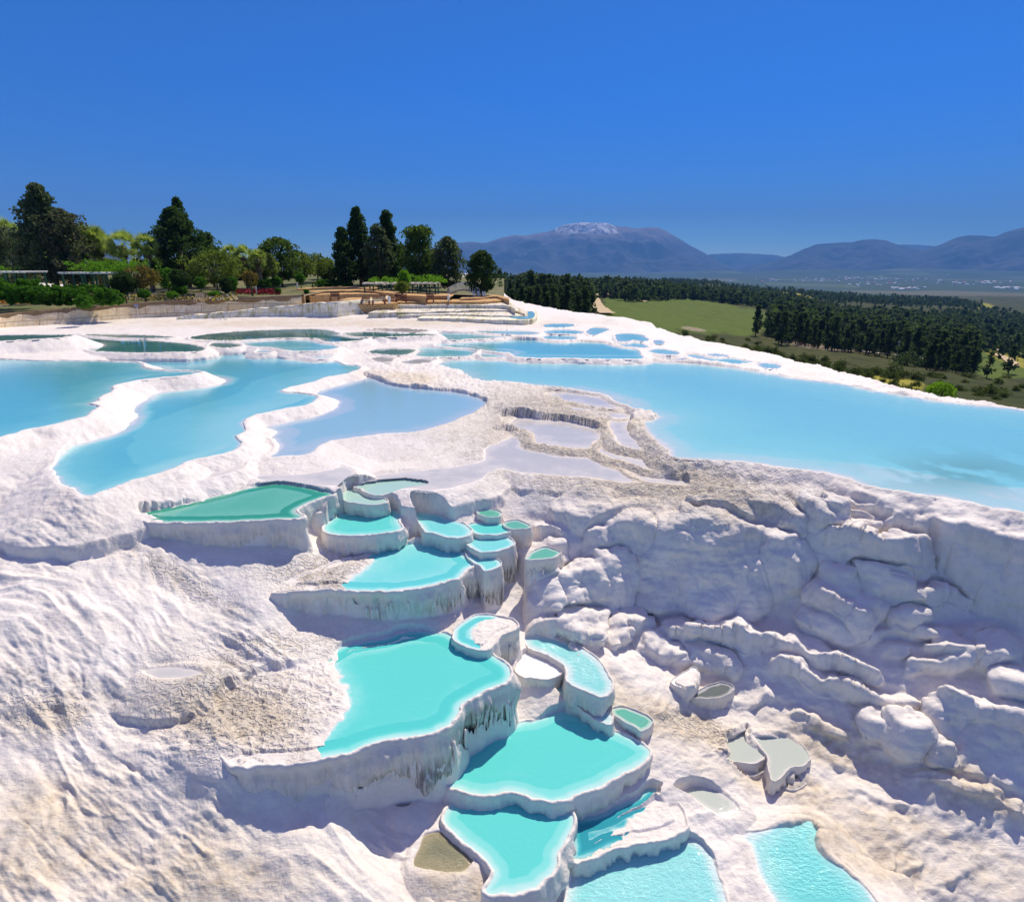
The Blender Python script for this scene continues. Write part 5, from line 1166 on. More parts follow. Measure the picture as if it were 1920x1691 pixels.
def wall_sheet(name, top, bot, mat, parent=None, rows=6, jag=0.05, seed=0, back=1.0):
    """a thick wall: leaning face between the two lines, a top, and a back"""
    top = resample(np.array(top, float), .5, False); n = len(top)
    s = np.linspace(0, 1, n); b = np.array(bot, float); sb = np.r_[0, np.cumsum(np.linalg.norm(np.diff(b, axis=0), axis=1))]; sb /= sb[-1]
    bot = np.stack([np.interp(s, sb, b[:, k]) for k in range(3)], 1)
    arc = np.r_[0, np.cumsum(np.linalg.norm(np.diff(top, axis=0), axis=1))]
    bk = top + np.array([0, back, 0]); bk2 = bk - np.array([0, 0, 1.0])
    prof = [bk2, bk, top] + [top*(1-k/rows)+bot*(k/rows) for k in range(1, rows+1)] + [bot-np.array([0, 0, .4])]
    V = np.stack(prof, 1); m = V.shape[1]
    nz_ = fbm2(np.repeat(arc[:, None]*.9, m, 1), V[..., 2]*1.4+seed, 4, 610+seed)
    V[..., 1] += jag*nz_*np.r_[0, 0, np.ones(m-2)][None]*-1.5; V[:, 1:3, 2] += (jag*.5*fbm2(arc*1.4, arc*0+seed, 3, 611))[:, None]
    vv = np.zeros((n, m, 3)); vv[..., 0] = arc[:, None]; vv[..., 1] = V[..., 2]; vv[:, :2, 1] += 1.3
    i_ = np.arange(n*m).reshape(n, m)
    F = np.stack([i_[:-1, :-1], i_[:-1, 1:], i_[1:, 1:], i_[1:, :-1]], -1).reshape(-1, 4)
    return mesh_np(name, V.reshape(-1, 3), F, mat, parent, True, dict(wuv=vv.reshape(-1, 3)))
root = empty('retaining_wall', tuple(wt[2]+np.array([0, 0, -1.3]))); inv0 = -Vector(root.location)
tag(root, 'long cream stone wall carrying the garden at the left', 'wall')
bt = wts.copy(); bt[:, 1] -= .7; bt[:, 2] = -5.45
o = wall_sheet('wall_face', wts, bt, S_CREAM, root, 7, .06, 1); o.data.transform(Matrix.Translation(inv0))
o = wall_sheet('coping', wts+np.array([0, -.06, .16]), wts+np.array([0, -.10, -.02]), simple('earth_edge', (.20, .13, .07), (.30, .21, .12), 2, .95), root, 1, .025, 2, .8); o.data.transform(Matrix.Translation(inv0))
LT = [(330,594,-4.95),(380,589,-4.8),(480,579,-4.4),(560,572,-4.05),(615,567,-3.75),(633,566,-3.7)]
lt = smooth_closed([at_z(*q) for q in LT], 8, False); lb = lt.copy(); lb[:, 1] -= .35; lb[:, 2] = -5.5
root = empty('limed_wall', tuple(lt[20])); tag(root, 'lower white limed wall step with algae patches below the cream wall', 'wall')
o = wall_sheet('wall_face', lt, lb, S_WHITE, root, 6, .12, 3, 1.2); o.data.transform(Matrix.Translation(-Vector(root.location)))
e = lt[-1]; o = wall_sheet('end_face', [e, e+np.array([3.0, 4.5, .1]), e+np.array([4.2, 10, .3])], [np.array([e[0], e[1]-.35, -5.5]), np.array([e[0]+3.4, e[1]+4, -5.2]), np.array([e[0]+4.6, e[1]+10, -4.8])], S_WHITE, root, 5, .06, 4); o.data.transform(Matrix.Translation(-Vector(root.location)))
# ------------------------------------------------------------------ terraced ruins and stepped cascade
def terrace_block(name, pts, zt, h, mat, label, cat='wall', depth=5.0, group=None, blocks=0, bulge=.0, seed=0):
    P = smooth_closed([at_z(u, v_, zt)[:2] for u, v_ in pts], 6, False); P = resample(P, .22, False); n = len(P)
    arc = np.r_[0, np.cumsum(np.linalg.norm(np.diff(P, axis=0), axis=1))]
    if blocks:
        ph = (arc/blocks + .13*np.sin(arc*1.7+seed)) % 1
        bump_ = bulge*np.sqrt(np.maximum(0, 1-(2*ph-1)**2)); gapd = np.where((ph < .08) | (ph > .92), .12, 0)
    else: bump_ = np.zeros(n); gapd = np.zeros(n)
    rows = 6; V = []; 
    zs = [0, 0] + [-h*k/rows for k in range(1, rows+1)] + [-h-.5]
    outs = [None, 0] + [.04*math.sin(math.pi*k/rows)*1.0 for k in range(1, rows+1)] + [0]
    c = P.mean(0); Vv = np.zeros((n, len(zs)+1, 3))
    Vv[:, 0] = np.stack([P[:, 0], P[:, 1]+depth, np.full(n, zt+.03)], 1)
    for k in range(len(zs)):
        off = bump_ - gapd
        Vv[:, k+1, 0] = P[:, 0]; Vv[:, k+1, 1] = P[:, 1] - (off if k > 0 else off*.9) - .03*fbm2(arc*1.3, arc*0+zs[k]*2, 3, 620+seed); Vv[:, k+1, 2] = zt + zs[k] + (.03*fbm2(arc*.9, arc*0+seed, 3, 621) if k < 2 else 0)
        if k == 0: Vv[:, 1, 1] += .06
    i_ = np.arange(n*Vv.shape[1]).reshape(n, -1)
    F = np.stack([i_[:-1, :-1], i_[:-1, 1:], i_[1:, 1:], i_[1:, :-1]], -1).reshape(-1, 4)
    wuv = np.zeros_like(Vv); wuv[..., 0] = arc[:, None]+seed*3; wuv[..., 1] = Vv[..., 2]; wuv[:, 0, 1] += depth*.5
    b0 = np.array([c[0], c[1], zt-h])
    o = mesh_np(name, Vv.reshape(-1, 3)-b0, F, mat, None, True, dict(wuv=wuv.reshape(-1, 3))); o.location = b0
    sm = o.data; tag(o, label, cat, group); return o
G_ = 'stone steps of the ruin'
terrace_block('stone_step', [(556,542),(600,540),(650,539),(702,542)], -3.0, .5, S_ORANGE, 'highest orange rubble step below the hedge line', depth=4, group=G_, seed=1)
terrace_block('stone_step', [(566,548),(620,546),(680,545),(722,549),(740,551)], -3.2, .45, S_ORANGE, 'second orange rubble step counted from the hedge', depth=4, group=G_, seed=2)
terrace_block('stone_step', [(580,554),(640,552),(700,552),(760,554),(800,556)], -3.45, .45, S_ORANGE, 'third orange rubble step, running behind the long pergola', depth=4, group=G_, seed=3)
terrace_block('stone_step', [(634,563),(680,562),(745,561)], -3.78, .5, S_ORANGE, 'orange rubble step carrying the dark red benches', depth=5, group=G_, seed=4)
terrace_block('stone_step', [(736,557),(780,556),(838,555),(842,559)], -3.62, .5, S_ORANGE, 'orange wall right below the long pergola', depth=5, group=G_, seed=5)
terrace_block('stone_step', [(634,572),(700,570),(742,569),(745,567),(815,566),(900,566),(955,562)], -4.1, .5, S_ORANGE, 'lowest and longest orange rubble step above the grey blocks', depth=5, group=G_, seed=6)
terrace_block('stone_step', [(862,560),(895,559),(928,556),(955,563)], -3.85, .45, S_ORANGE, 'orange rubble kerb under the rightmost dark tree', depth=4, group=G_, seed=7)
G2_ = 'grey tiers of the stone cascade'
terrace_block('cascade_tier', [(640,577),(700,574),(800,572),(900,572),(948,573),(966,580)], -4.38, .6, S_GREY, 'top weathered grey tier of the stone cascade', depth=6, group=G2_, blocks=2.6, bulge=.12, seed=8)
terrace_block('cascade_tier', [(690,587),(760,586),(820,584),(900,582),(956,582),(984,588)], -4.78, .6, S_GREY, 'middle weathered tier with green and yellow algae', depth=6, group=G2_, blocks=2.2, bulge=.15, seed=9)
terrace_block('cascade_tier', [(745,592),(800,590),(860,590),(930,592),(978,592),(990,590)], -4.98, .5, S_GREY, 'narrow third tier between algae tier and round blocks', depth=5, group=G2_, blocks=1.9, bulge=.15, seed=10)
terrace_block('cascade_tier', [(783,597),(820,597),(880,598),(940,600),(985,600),(1004,596),(1008,588)], -5.12, .75, S_WHITE, 'bottom tier of round streaked blocks standing on the white flat', depth=6, group=G2_, blocks=2.35, bulge=.30, seed=11)
# small water on the cascade's right shoulder
P = smooth_closed([at_z(u, v_, -5.06)[:2] for u, v_ in [(955,594),(975,590),(985,585),(998,584),(1003,590),(998,596),(978,598)]], 4)
mb = MB(); c = P.mean(0); mb.add([(c[0], c[1], -5.06)]+[(q[0], q[1], -5.06) for q in P]+[(q[0], q[1], -5.3) for q in P], [(0, i+1, (i+1) % len(P)+1) for i in range(len(P))]+[(i+1, i+1+len(P), (i+1) % len(P)+1+len(P), (i+1) % len(P)+1) for i in range(len(P))])
o = mb.build('water', M_BLUE); at_ = o.data.attributes.new('depth', 'FLOAT', 'POINT'); at_.data.foreach_set('value', np.full(len(o.data.vertices), .5, np.float32)); tag(o, 'blue water ring on the shoulder of the stone cascade', 'pool', kind='structure')
# ------------------------------------------------------------------ trees of the garden
plant_tree('cedar_tree', 'tall ragged dark cedar at the far left, the largest tree', 'tree', 'cedar', 66, 352, 58, 80, F_CEDAR, .16, 260, 34, .42, 11, .75)
plant_tree('cedar_tree', 'grey-brown half-bare cedar leaning on the largest tree', 'tree', 'egg', 108, 396, 40, 79, foliage_mat('grey_needles', (.055, .070, .042), (.12, .13, .080)), .16, 150, 26, .34, 12, .6)
plant_tree('broadleaf_tree', 'olive-green rounded tree between the cedar and the first palms', 'tree', 'round', 140, 424, 32, 84, F_BROAD, .15, 110, 26, .32, 13, .6)
plant_tree('cedar_tree', 'dark low tree at the left frame edge beside the cedar', 'tree', 'egg', 8, 430, 40, 84, F_CEDAR, .1, 120, 26, .34, 14, .6)
plant_tree('cypress_tree', 'broad dense dark-green cone tree behind the second pergola', 'tree', 'broadcyp', 322, 392, 47, 84, F_CYP, .12, 330, 34, .32, 15, .5)
plant_tree('cypress_tree', 'pointed dark tip tree rising behind the broad dense cone', 'tree', 'cypress', 330, 374, 26, 92, F_CYP, .12, 160, 30, .32, 16, .5)
plant_tree('conifer_tree', 'mid-green conifer on the right shoulder of the dense cone tree', 'tree', 'cedar', 388, 440, 36, 92, F_PINE, .1, 130, 26, .32, 17, .55)
plant_tree('broadleaf_tree', 'olive tree with a pale forked trunk in front of the palms', 'tree', 'round', 398, 474, 42, 74, F_BROAD, .34, 140, 24, .24, 18, .5, None, simple('pale_bark', (.30, .24, .17), (.42, .35, .26), 4, .9), None, 9)
plant_tree('pine_tree', 'round-topped dark pine left of the gap before the tall cypresses', 'tree', 'round', 520, 450, 34, 92, F_PINE, .18, 150, 28, .34, 19, .6)
plant_tree('broadleaf_tree', 'light green tree right behind the round-topped pine', 'tree', 'round', 558, 474, 26, 98, F_BROAD, .2, 90, 24, .3, 20, .55)
plant_tree('broadleaf_tree', 'thin grey-green tree in the gap before the cypresses', 'tree', 'round', 592, 478, 24, 102, F_BROAD, .28, 60, 20, .28, 21, .55)
plant_tree('conifer_tree', 'ragged dark conifer at the left foot of the tallest cypress', 'tree', 'cedar', 640, 430, 28, 90, F_CYP, .1, 170, 28, .34, 22, .5)
plant_tree('cypress_tree', 'tallest pointed cypress of the right group', 'tree', 'cypress', 667, 392, 24, 93, F_CYP, .12, 240, 32, .32, 23, .5)
plant_tree('cypress_tree', 'second pointed cypress with a grey-green tree before it', 'tree', 'cypress', 723, 397, 22, 93, F_CYP, .12, 220, 30, .32, 24, .5)
plant_tree('conifer_tree', 'grey-green conifer standing in front of the second cypress', 'tree', 'egg', 707, 424, 26, 90, F_CEDAR, .12, 130, 26, .32, 25, .5)
plant_tree('pine_tree', 'lobed green pine right of the two pointed cypresses', 'tree', 'pine', 784, 428, 38, 90, F_PINE, .12, 190, 28, .36, 26, .65)
plant_tree('conifer_tree', 'broad blue-green conifer at the right end of the pergola', 'tree', 'egg', 838, 448, 32, 88, F_CEDAR, .12, 170, 28, .32, 27, .55)
plant_tree('conifer_tree', 'single dark egg-shaped tree alone at the right end of the garden', 'tree', 'egg', 902, 474, 31, 80, F_CYP, .14, 190, 30, .28, 28, .45)
plant_tree('young_tree', 'small light green tree poking over the long pergola', 'tree', 'egg', 757, 508, 13, 78, F_VINE, .2, 40, 22, .2, 29, .3)
plant_tree('young_tree', 'small green tree in front of the long pergola', 'tree', 'round', 753, 530, 12, 74, F_BROAD, .25, 36, 22, .18, 30, .28)
plant_tree('young_tree', 'little reddish round tree behind the red flower bed', 'tree', 'round', 468, 510, 13, 70, F_RED, .45, 40, 22, .18, 31, .28)
plant_tree('young_tree', 'brown-green spreading tree beside the big ball shrub', 'tree', 'round', 262, 502, 26, 66, F_RED, .4, 70, 22, .2, 32, .38)
plant_tree('young_tree', 'green little tree right of the two-tier topiary', 'tree', 'round', 310, 505, 18, 72, F_HEDGE, .35, 40, 22, .2, 33, .32)
plant_tree('young_tree', 'slim young tree on a white stem near the palms', 'tree', 'egg', 507, 478, 9, 84, F_BROAD, .4, 26, 18, .22, 34, .3)
for i, (u, vt, hf, y, mt, kd, lb) in enumerate([(30,462,36,98,F_CEDAR,'egg','dark shrubby tree filling the space under the largest cedar'),(120,478,30,99,F_BROAD,'round','green tree behind the second pergola, left of the pair palms'),(205,490,20,108,F_BROAD,'round','low round tree between the pair palms and the single palm'),(292,484,24,100,F_PINE,'round','dark low tree under the left side of the dense cone tree'),(350,478,26,98,F_PINE,'round','green tree under the right side of the dense cone tree'),(438,492,22,104,F_CYP,'round','dark low tree behind the palm trio'),(485,494,18,106,F_BROAD,'round','low green tree behind the right palm of the trio'),(610,488,16,108,F_BROAD,'round','low grey-green tree just left of the conifers'),(690,470,30,98,F_CYP,'egg','dark tree closing the gap between the two tall cypresses'),(752,462,26,98,F_PINE,'egg','dark tree closing the gap left of the lobed pine'),(812,474,24,97,F_PINE,'egg','dark tree between the lobed pine and the blue-green conifer')]):
    plant_tree('broadleaf_tree' if mt is F_BROAD else 'conifer_tree', lb, 'tree', kd, u, vt, hf, y, mt, .08, 110, 26, .34, 140+i, .6)
for i, (u, vt, r_, y, lb) in enumerate([(6,408,24,92,'fan palm half hidden behind the cedar at the left edge'),(152,428,22,86,'fan palm just right of the largest cedar'),(166,420,27,84,'leaning pair palm with brown skirt, left one'),(178,427,25,85,'pair palm with brown skirt, right one'),(226,428,29,82,'single full fan palm in the middle of the left gap'),(268,436,24,80,'fan palm at the left foot of the dense cone tree'),(250,482,14,96,'low distant palm in the left gap'),(428,458,22,90,'left palm of the trio right of the dense cone tree'),(455,458,23,88,'middle palm of the trio right of the dense cone tree'),(482,466,20,86,'right palm of the trio right of the dense cone tree'),(510,488,12,88,'small palm in front of the round-topped pine')]):
    palm(u, vt, r_, y, 40+i, lb)
# ------------------------------------------------------------------ hedges, topiary, beds
def bush(name, label, cat, u, v, ru, rv, y, mat, n=40, per=40, leaf=.16, seed=1, stem=0, group=None, square=False):
    p = at_y(u, v, y); s = np.linalg.norm(p)/FPX; a, b = ru*s, rv*s; r = np.random.default_rng(seed)
    zb = gz(p[0], y) if y < 130 else p[2]-b
    if n == -1: zb = p[2]-b; n = 60
    C = r.normal(size=(n*2, 3)); C /= np.linalg.norm(C, axis=1, keepdims=True); C *= r.uniform(.55, .95, (len(C), 1))
    if square: C = r.uniform(-1, 1, (n*3, 3)); 
    k = .22 if square else .28
    cc = C*np.array([a-.3*min(a, b)*k, (a if not square else min(a, 1.1))*.9, b*.9])
    V, F = leaf_cloud(cc, min(a, b)*k+.05, per, leaf, seed)
    base = Vector((p[0], y, zb)); V = V + np.array([0, 0, p[2]-zb])
    if stem:
        root = empty(name, base); tag(root, label, cat, group)
        MB().tube([(0, 0, -.1), (0, 0, p[2]-zb)], [.07, .05], 6).build('trunk', M_BARK, root, True)
        mesh_np('crown', V, F, mat, root, False); return root
    o = mesh_np(name, V, F, mat, None, False); o.location = base; tag(o, label, cat, group); return o
bush('hedge', 'clipped low hedge at the left edge behind the red flowers', 'hedge', 12, 543, 42, 14, 60, F_HEDGE, 70, 70, .2, 60, 0, None, True)
bush('hedge', 'rounded hedge block between the flower bed and the cedar trunk', 'hedge', 60, 553, 32, 12, 57, F_HEDGE, 60, 70, .18, 61, 0, None, True)
bush('hedge', 'long wavy clipped hedge in front of the left pergola', 'hedge', 148, 556, 44, 12, 58, F_HEDGE, 80, 70, .18, 62, 0, None, True)
bush('hedge', 'square end block of the long clipped hedge', 'hedge', 204, 558, 14, 11, 58, F_HEDGE, 40, 70, .18, 63, 0, None, True)
bush('hedge', 'low back hedge under the cedar at the left', 'hedge', 110, 541, 60, 5, 66, F_HEDGE, 60, 60, .2, 64, 0, None, True)
bush('shrub', 'small round bush standing on the wall edge', 'shrub', 157, 566, 11, 11, 54.5, F_HEDGE, 40, 50, .15, 65)
bush('ball_shrub', 'largest dark green ball shrub left of the flower bed', 'shrub', 230, 530, 18, 17, 64, F_CYP, 90, 70, .16, 66, 1)
bush('topiary', 'two-tier clipped topiary in the middle of the bed', 'shrub', 337, 520, 14, 15, 68, F_CYP, 70, 60, .15, 67, 1)
bush('topiary', 'light green lower skirt of the clipped topiary', 'shrub', 337, 543, 12, 9, 67.5, F_HEDGE, 40, 50, .15, 68)
bush('ball_shrub', 'ball shrub right of the two-tier topiary', 'shrub', 375, 531, 10, 10, 70, F_HEDGE, 40, 50, .15, 69, 1)
bush('ball_shrub', 'tall rounded shrub left of the red bed', 'shrub', 423, 535, 10, 13, 72, F_CYP, 50, 50, .15, 70, 1)
bush('ball_shrub', 'lighter rounded shrub touching the tall one by the red bed', 'shrub', 434, 532, 9, 14, 73, F_HEDGE, 50, 50, .15, 71, 1)
bush('ball_shrub', 'low ball behind the big one', 'shrub', 270, 551, 9, 7, 64, F_HEDGE, 30, 40, .15, 72)
bush('shrub', 'small low bush in front of the olive tree', 'shrub', 323, 553, 10, 5, 65, F_VINE, 30, 40, .15, 73)
bush('shrub', 'bright low bush beside the fork of the olive tree', 'shrub', 402, 552, 9, 5, 68, F_VINE, 30, 40, .15, 74)
bush('ball_shrub', 'lollipop shrub on a white stem above the highest step', 'shrub', 563, 522, 8, 9, 82, F_HEDGE, 40, 40, .16, 75, 1)
bush('ball_shrub', 'round shrub right of the palm trio', 'shrub', 518, 527, 10, 8, 84, F_HEDGE, 40, 40, .16, 76, 1)
bush('hedge', 'dark hedge strip behind the red bed', 'hedge', 495, 531, 18, 7, 86, F_HEDGE, 40, 50, .18, 77, 0, None, True)
bush('hedge', 'hedge strip on top of the orange steps', 'hedge', 625, 531, 34, 6, 90, F_HEDGE, 60, 50, .2, 78, 0, None, True)
bush('shrub', 'vase-shaped bush at the right end of the red bed', 'shrub', 521, 546, 5, 7, 72, F_HEDGE, 24, 36, .12, 79)
bush('shrub', 'little round bush on the stone steps', 'shrub', 574, 547, 5, 4, 72, F_HEDGE, 20, 30, .12, 80)
def bed(label, u0, u1, v0, v1, y0, cols, n, seed, rad=.10):
    """flower bed: many flower heads one cannot count"""
    r = np.random.default_rng(seed); C = []
    for _ in range(n):
        u = r.uniform(u0, u1); v_ = r.uniform(v0, v1); d = ray(u, v_)
        # land on the garden ground
        lo_, hi_ = 45., 110.
        for _k in range(18):
            m_ = (lo_+hi_)/2
            if d[2]*m_/d[1] < gz_fast(d[0]*m_/d[1], m_): hi_ = m_
            else: lo_ = m_
        C.append((d[0]*lo_/d[1], lo_, gz_fast(d[0]*lo_/d[1], lo_)+r.uniform(.1, .3)))
    C = np.array(C); V, F = leaf_cloud(C, rad, 7, .16, seed, .9)
    m = NT('flowers'); g = m.pos(); cc = m.ramp(m.node('ShaderNodeTexWhiteNoise', Vector=m.mapping(g, (0, 0, 0))).outputs['Value'] if False else m.noise(2.4, 2, .5, g), [(i/len(cols)*.6+.2, c_) for i, c_ in enumerate(cols)], 'CONSTANT')
    m.put(m.b.inputs['Base Color'], cc); m.b.inputs['Roughness'].default_value = .8
    c0 = C.mean(0); o = mesh_np('flowers', V-c0, F, m.m, None, False); o.location = c0; tag(o, label, 'flowers', kind='stuff'); return o
_gc = {}
def gz_fast(x, y):
    k = (round(x*2), round(y*2))
    if k not in _gc: _gc[k] = gz(k[0]/2, k[1]/2)
    return _gc[k]
RED, WH, YE, PU, GR, OR = (.42, .01, .02), (.75, .72, .62), (.70, .48, .04), (.10, .05, .20), (.06, .11, .015), (.55, .22, .05)
bed('red and pink flowers at the left edge', 0, 44, 549, 559, 58, [GR, RED, RED, (.55, .12, .2)], 420, 81)
bed('yellow low flowers on the lawn at the left', 0, 92, 563, 572, 55, [GR, YE, OR, (.25, .22, .05)], 380, 82)
bed('purple flowers before the long hedge', 112, 134, 562, 570, 56, [PU, PU, GR], 120, 83)
bed('purple flowers under the square hedge end', 184, 212, 559, 567, 56, [PU, PU, GR], 140, 84)
bed('white and yellow flowers along the wall edge', 230, 444, 553, 565, 60, [GR, WH, YE, GR, WH, OR], 1500, 85)
bed('deep red flower bed on top of the wall', 440, 526, 546, 553, 70, [RED, RED, (.25, .01, .02), GR], 700, 86)
print('garden', round(time.time()-T0, 1))
# ------------------------------------------------------------------ pergolas, benches, posts
M_GREENP = simple('green_paint', (.015, .07, .035), (.02, .09, .05), 3, .5)
M_WHITEP = simple('white_paint', (.78, .77, .73), (.84, .83, .80), 3, .6)
M_REDW = simple('dark_red_wood', (.11, .03, .02), (.17, .05, .035), 3, .7)
M_WOOD = simple('pale_wood', (.45, .33, .22), (.56, .44, .31), 3, .8)
def pergola(u0, u1, vtop, y, nposts, vine, label, tilt=0):
    a = at_y(u0, vtop, y); b = at_y(u1, vtop, y); w = b[0]-a[0]; zt = a[2]; zb = gz((a[0]+b[0])/2, y)
    root = empty('pergola', ((a[0]+b[0])/2, y, zb)); tag(root, label, 'pergola'); h = zt-zb
    for i in range(nposts):
        x = -w/2 + w*i/(nposts-1)
        for dy in (0, 3.0):
            MB().box((x, dy, h/2-.15), (.16, .16, h+.3)).build('post', M_GREENP, root)
    for dy in (-.1, 3.1): MB().box((0, dy, h+.04), (w+.5, .10, .08)).build('beam', M_WHITEP, root)
    mb = MB(); k = int(w/.7)
    for i in range(k+1): mb.box((-w/2+w*i/k, 1.5, h+.16), (.18, 4.1, .10))
    mb.build('slats', M_WHITEP, root)
    if vine:
        r = np.random.default_rng(abs(int(u0))); C = []
        for (a0, a1, hh) in vine:
            n = int((a1-a0)*w*9); xs = -w/2+w*r.uniform(a0, a1, n)
            C.append(np.stack([xs, r.uniform(.2, 3.4, n), h+.28+r.uniform(0, hh, n)], 1))
        C = np.vstack(C); V, F = leaf_cloud(C, .34, 22, .20, 5); mesh_np('vine', V, F, F_VINE, root, False)
    return root
pergola(-30, 45, 512, 70, 5, [(-.1, .35, .3)], 'pergola at the left edge with white slat ends')
pergola(116, 220, 514, 68, 6, [(.0, 1.15, .9), (.4, 1.5, 1.2)], 'pergola behind the long hedge with a thick vine on top')
pergola(683, 816, 533, 78, 9, [(.02, .35, .4), (.35, .55, .35), (.55, 1.1, .8), (.95, 1.14, .3)], 'long pergola on the orange steps in front of the dark trees')
def bench(u, v_, w_px, y, mat, label, z=None):
    p = at_y(u, v_, y); s = np.linalg.norm(p)/FPX; w = w_px*s
    root = empty('bench', (p[0], y, p[2]-.42)); tag(root, label, 'bench')
    mb = MB(); [mb.box((0, -.2+.13*k, .42), (w, .11, .05)) for k in range(4)]; mb.build('seat', mat, root)
    mb = MB(); [mb.box((0, .27, .56+.14*k), (w, .05, .11)) for k in range(3)]; mb.build('backrest', mat, root)
    for sx in (-1, 1):
        for sy in (-.2, .25): MB().box((sx*w*.44, sy, .2), (.08, .08, .42)).build('leg', mat, root)
bench(627, 557, 16, 69.5, M_REDW, 'dark red bench alone on the left of the steps')
bench(685, 564, 15, 66.5, M_REDW, 'short dark red bench, left of the two in a row')
bench(710, 564, 24, 66.5, M_REDW, 'long dark red bench, right of the two in a row')
bench(752, 560, 20, 67.5, M_REDW, 'dark red bench right below the pergola')
bench(806, 560, 14, 67.5, M_REDW, 'small dark red bench near the right end of the pergola')
bench(372, 559, 13, 62.5, M_WOOD, 'pale wooden bench in the white flower bed')
def post(name, label, cat, u, v0, v1, y, r0, mat, group=None):
    a = at_y(u, v1, y); b = at_y(u, v0, y); h = b[2]-a[2]
    o = MB().tube([(0, 0, -.2), (0, 0, h*.94), (0, 0, h)], [r0, r0, r0*.5], 8).build(name, mat, None, True); o.location = a; tag(o, label, cat, group); return o
for i, u in enumerate((888, 897, 905, 909)): post('bollard', 'short white post under the single dark tree', 'post', u, 546, 557, 78, .09, M_WHITEP, 'white posts under the single tree')
post('bollard', 'grey post in front of the long pergola', 'post', 730, 556, 566, 66.6, .14, M_WHITEP)
post('bollard', 'white post at the dark opening right of the pergola', 'post', 841, 553, 562, 70, .13, M_WHITEP)
post('lamp_post', 'slim white stem beside the lollipop shrub', 'post', 558, 532, 545, 80, .08, M_WHITEP)
post('lamp_post', 'white stem behind the red flower bed', 'post', 481, 535, 548, 72, .07, M_WHITEP)
r_ = empty('sign', at_y(260, 596, 53.5)); tag(r_, 'small blue-grey sign on a thin post before the cream wall', 'sign')
MB().tube([(0, 0, 0), (0, 0, 1.0)], .025, 6).build('post', M_WHITEP, r_); MB().box((0, -.03, 1.05), (.36, .03, .22)).build('sign_panel', simple('sign_grey', (.22, .24, .36), None, 3, .6), r_)
# arched grey bridge right of the pergola
a = at_y(842, 560, 80); b = at_y(900, 560, 80); w = b[0]-a[0]; r_ = empty('footbridge', ((a[0]+b[0])/2, 80, at_y(870, 560, 80)[2])); tag(r_, 'pale arched footbridge between the pergola and the single tree', 'bridge')
pts = [(-w/2+w*k/14, 0, .25+1.0*math.sin(math.pi*(.12+.8*k/14))) for k in range(15)]
mb = MB()
for i in range(14):
    (x0, _, z0), (x1, _, z1) = pts[i], pts[i+1]; mb.add([(x0, -1, z0), (x1, -1, z1), (x1, 1, z1), (x0, 1, z0), (x0, -1, z0-.2), (x1, -1, z1-.2), (x1, 1, z1-.2), (x0, 1, z0-.2)], [(0, 1, 2, 3), (7, 6, 5, 4), (0, 4, 5, 1), (3, 2, 6, 7)])
mb.build('deck', M_WOOD, r_)
for s_ in (-1, 1):
    mb = MB(); mb.tube([(x, s_, z+.75) for x, _, z in pts], .05, 5); [mb.tube([(x, s_, z), (x, s_, z+.75)], .04, 5) for x, _, z in pts]; mb.build('railing', M_WHITEP, r_)
# ------------------------------------------------------------------ pine wood, scrub, town
def inpoly(P, u, v): return sdf(np.array(P, float), np.asarray(u, float), np.asarray(v, float)) < 0
FOR = [
 [(900,570),(925,538),(960,533),(1000,534),(1050,538),(1115,549),(1108,575),(1096,600),(1100,660),(900,660)],
 [(1120,551),(1128,536),(1180,533),(1250,532),(1330,542),(1420,547),(1480,550),(1600,556),(1700,562),(1790,566),(1830,576),(1845,592),(1830,628),(1790,620),(1770,628),(1805,662),(1835,694),(1780,700),(1700,672),(1600,660),(1500,648),(1450,646),(1438,605),(1400,584),(1320,575),(1230,572),(1180,565)],
 [(1238,532),(1260,524),(1330,520),(1390,527),(1425,541),(1340,534)],
 [(1845,584),(1990,604),(1990,642),(1880,632),(1850,622)]]
r = np.random.default_rng(77); n = 60000
az = r.uniform(R(-4), R(46), n); rad = np.sqrt(r.uniform(140**2, 2400**2, n)); 
w_near = r.uniform(0, 1, n) < np.where(rad < 700, 1, .55)
extra = 30000; az = np.r_[az[w_near], r.uniform(R(-4), R(46), extra)]; rad = np.r_[rad[w_near], np.sqrt(r.uniform(140**2, 900**2, extra))]
X0 = np.sin(az)*rad; Y0 = np.cos(az)*rad; Z0 = valley_z(X0, Y0); f = Y0*CT-Z0*ST; U0 = W0/2+FPX*X0/f; V0 = H0/2-FPX*(Y0*ST+Z0*CT)/f
ok = np.zeros(len(az), bool)
for k, P in enumerate(FOR):
    q = inpoly(P, U0+14*fbm2(X0/25, Y0/25, 3, 703), V0+5*fbm2(X0/25+9, Y0/25, 3, 704))
    if k == 2: q &= rad > 1400
    else: q &= (rad < 1750)
    ok |= q
ok &= (fbm2(X0/50, Y0/50, 3, 701) > -.40)
ok |= (r.uniform(0, 1, len(ok)) < .012) & (rad > 250) & (rad < 1300) & (U0 > 1380)
ok |= (fbm2(X0/40, Y0/40, 3, 707) > .75) & (rad > 200) & (rad < 1500) & (U0 > 1440) & (V0 < 730)
# open meadows stay open
ok &= ~((((U0-1290)/165)**2+((V0-592)/30)**2 < 1) & (rad < 600)) | (U0 > 1445)
X0, Y0, Z0, rad, U0, V0 = [q[ok] for q in (X0, Y0, Z0, rad, U0, V0)]
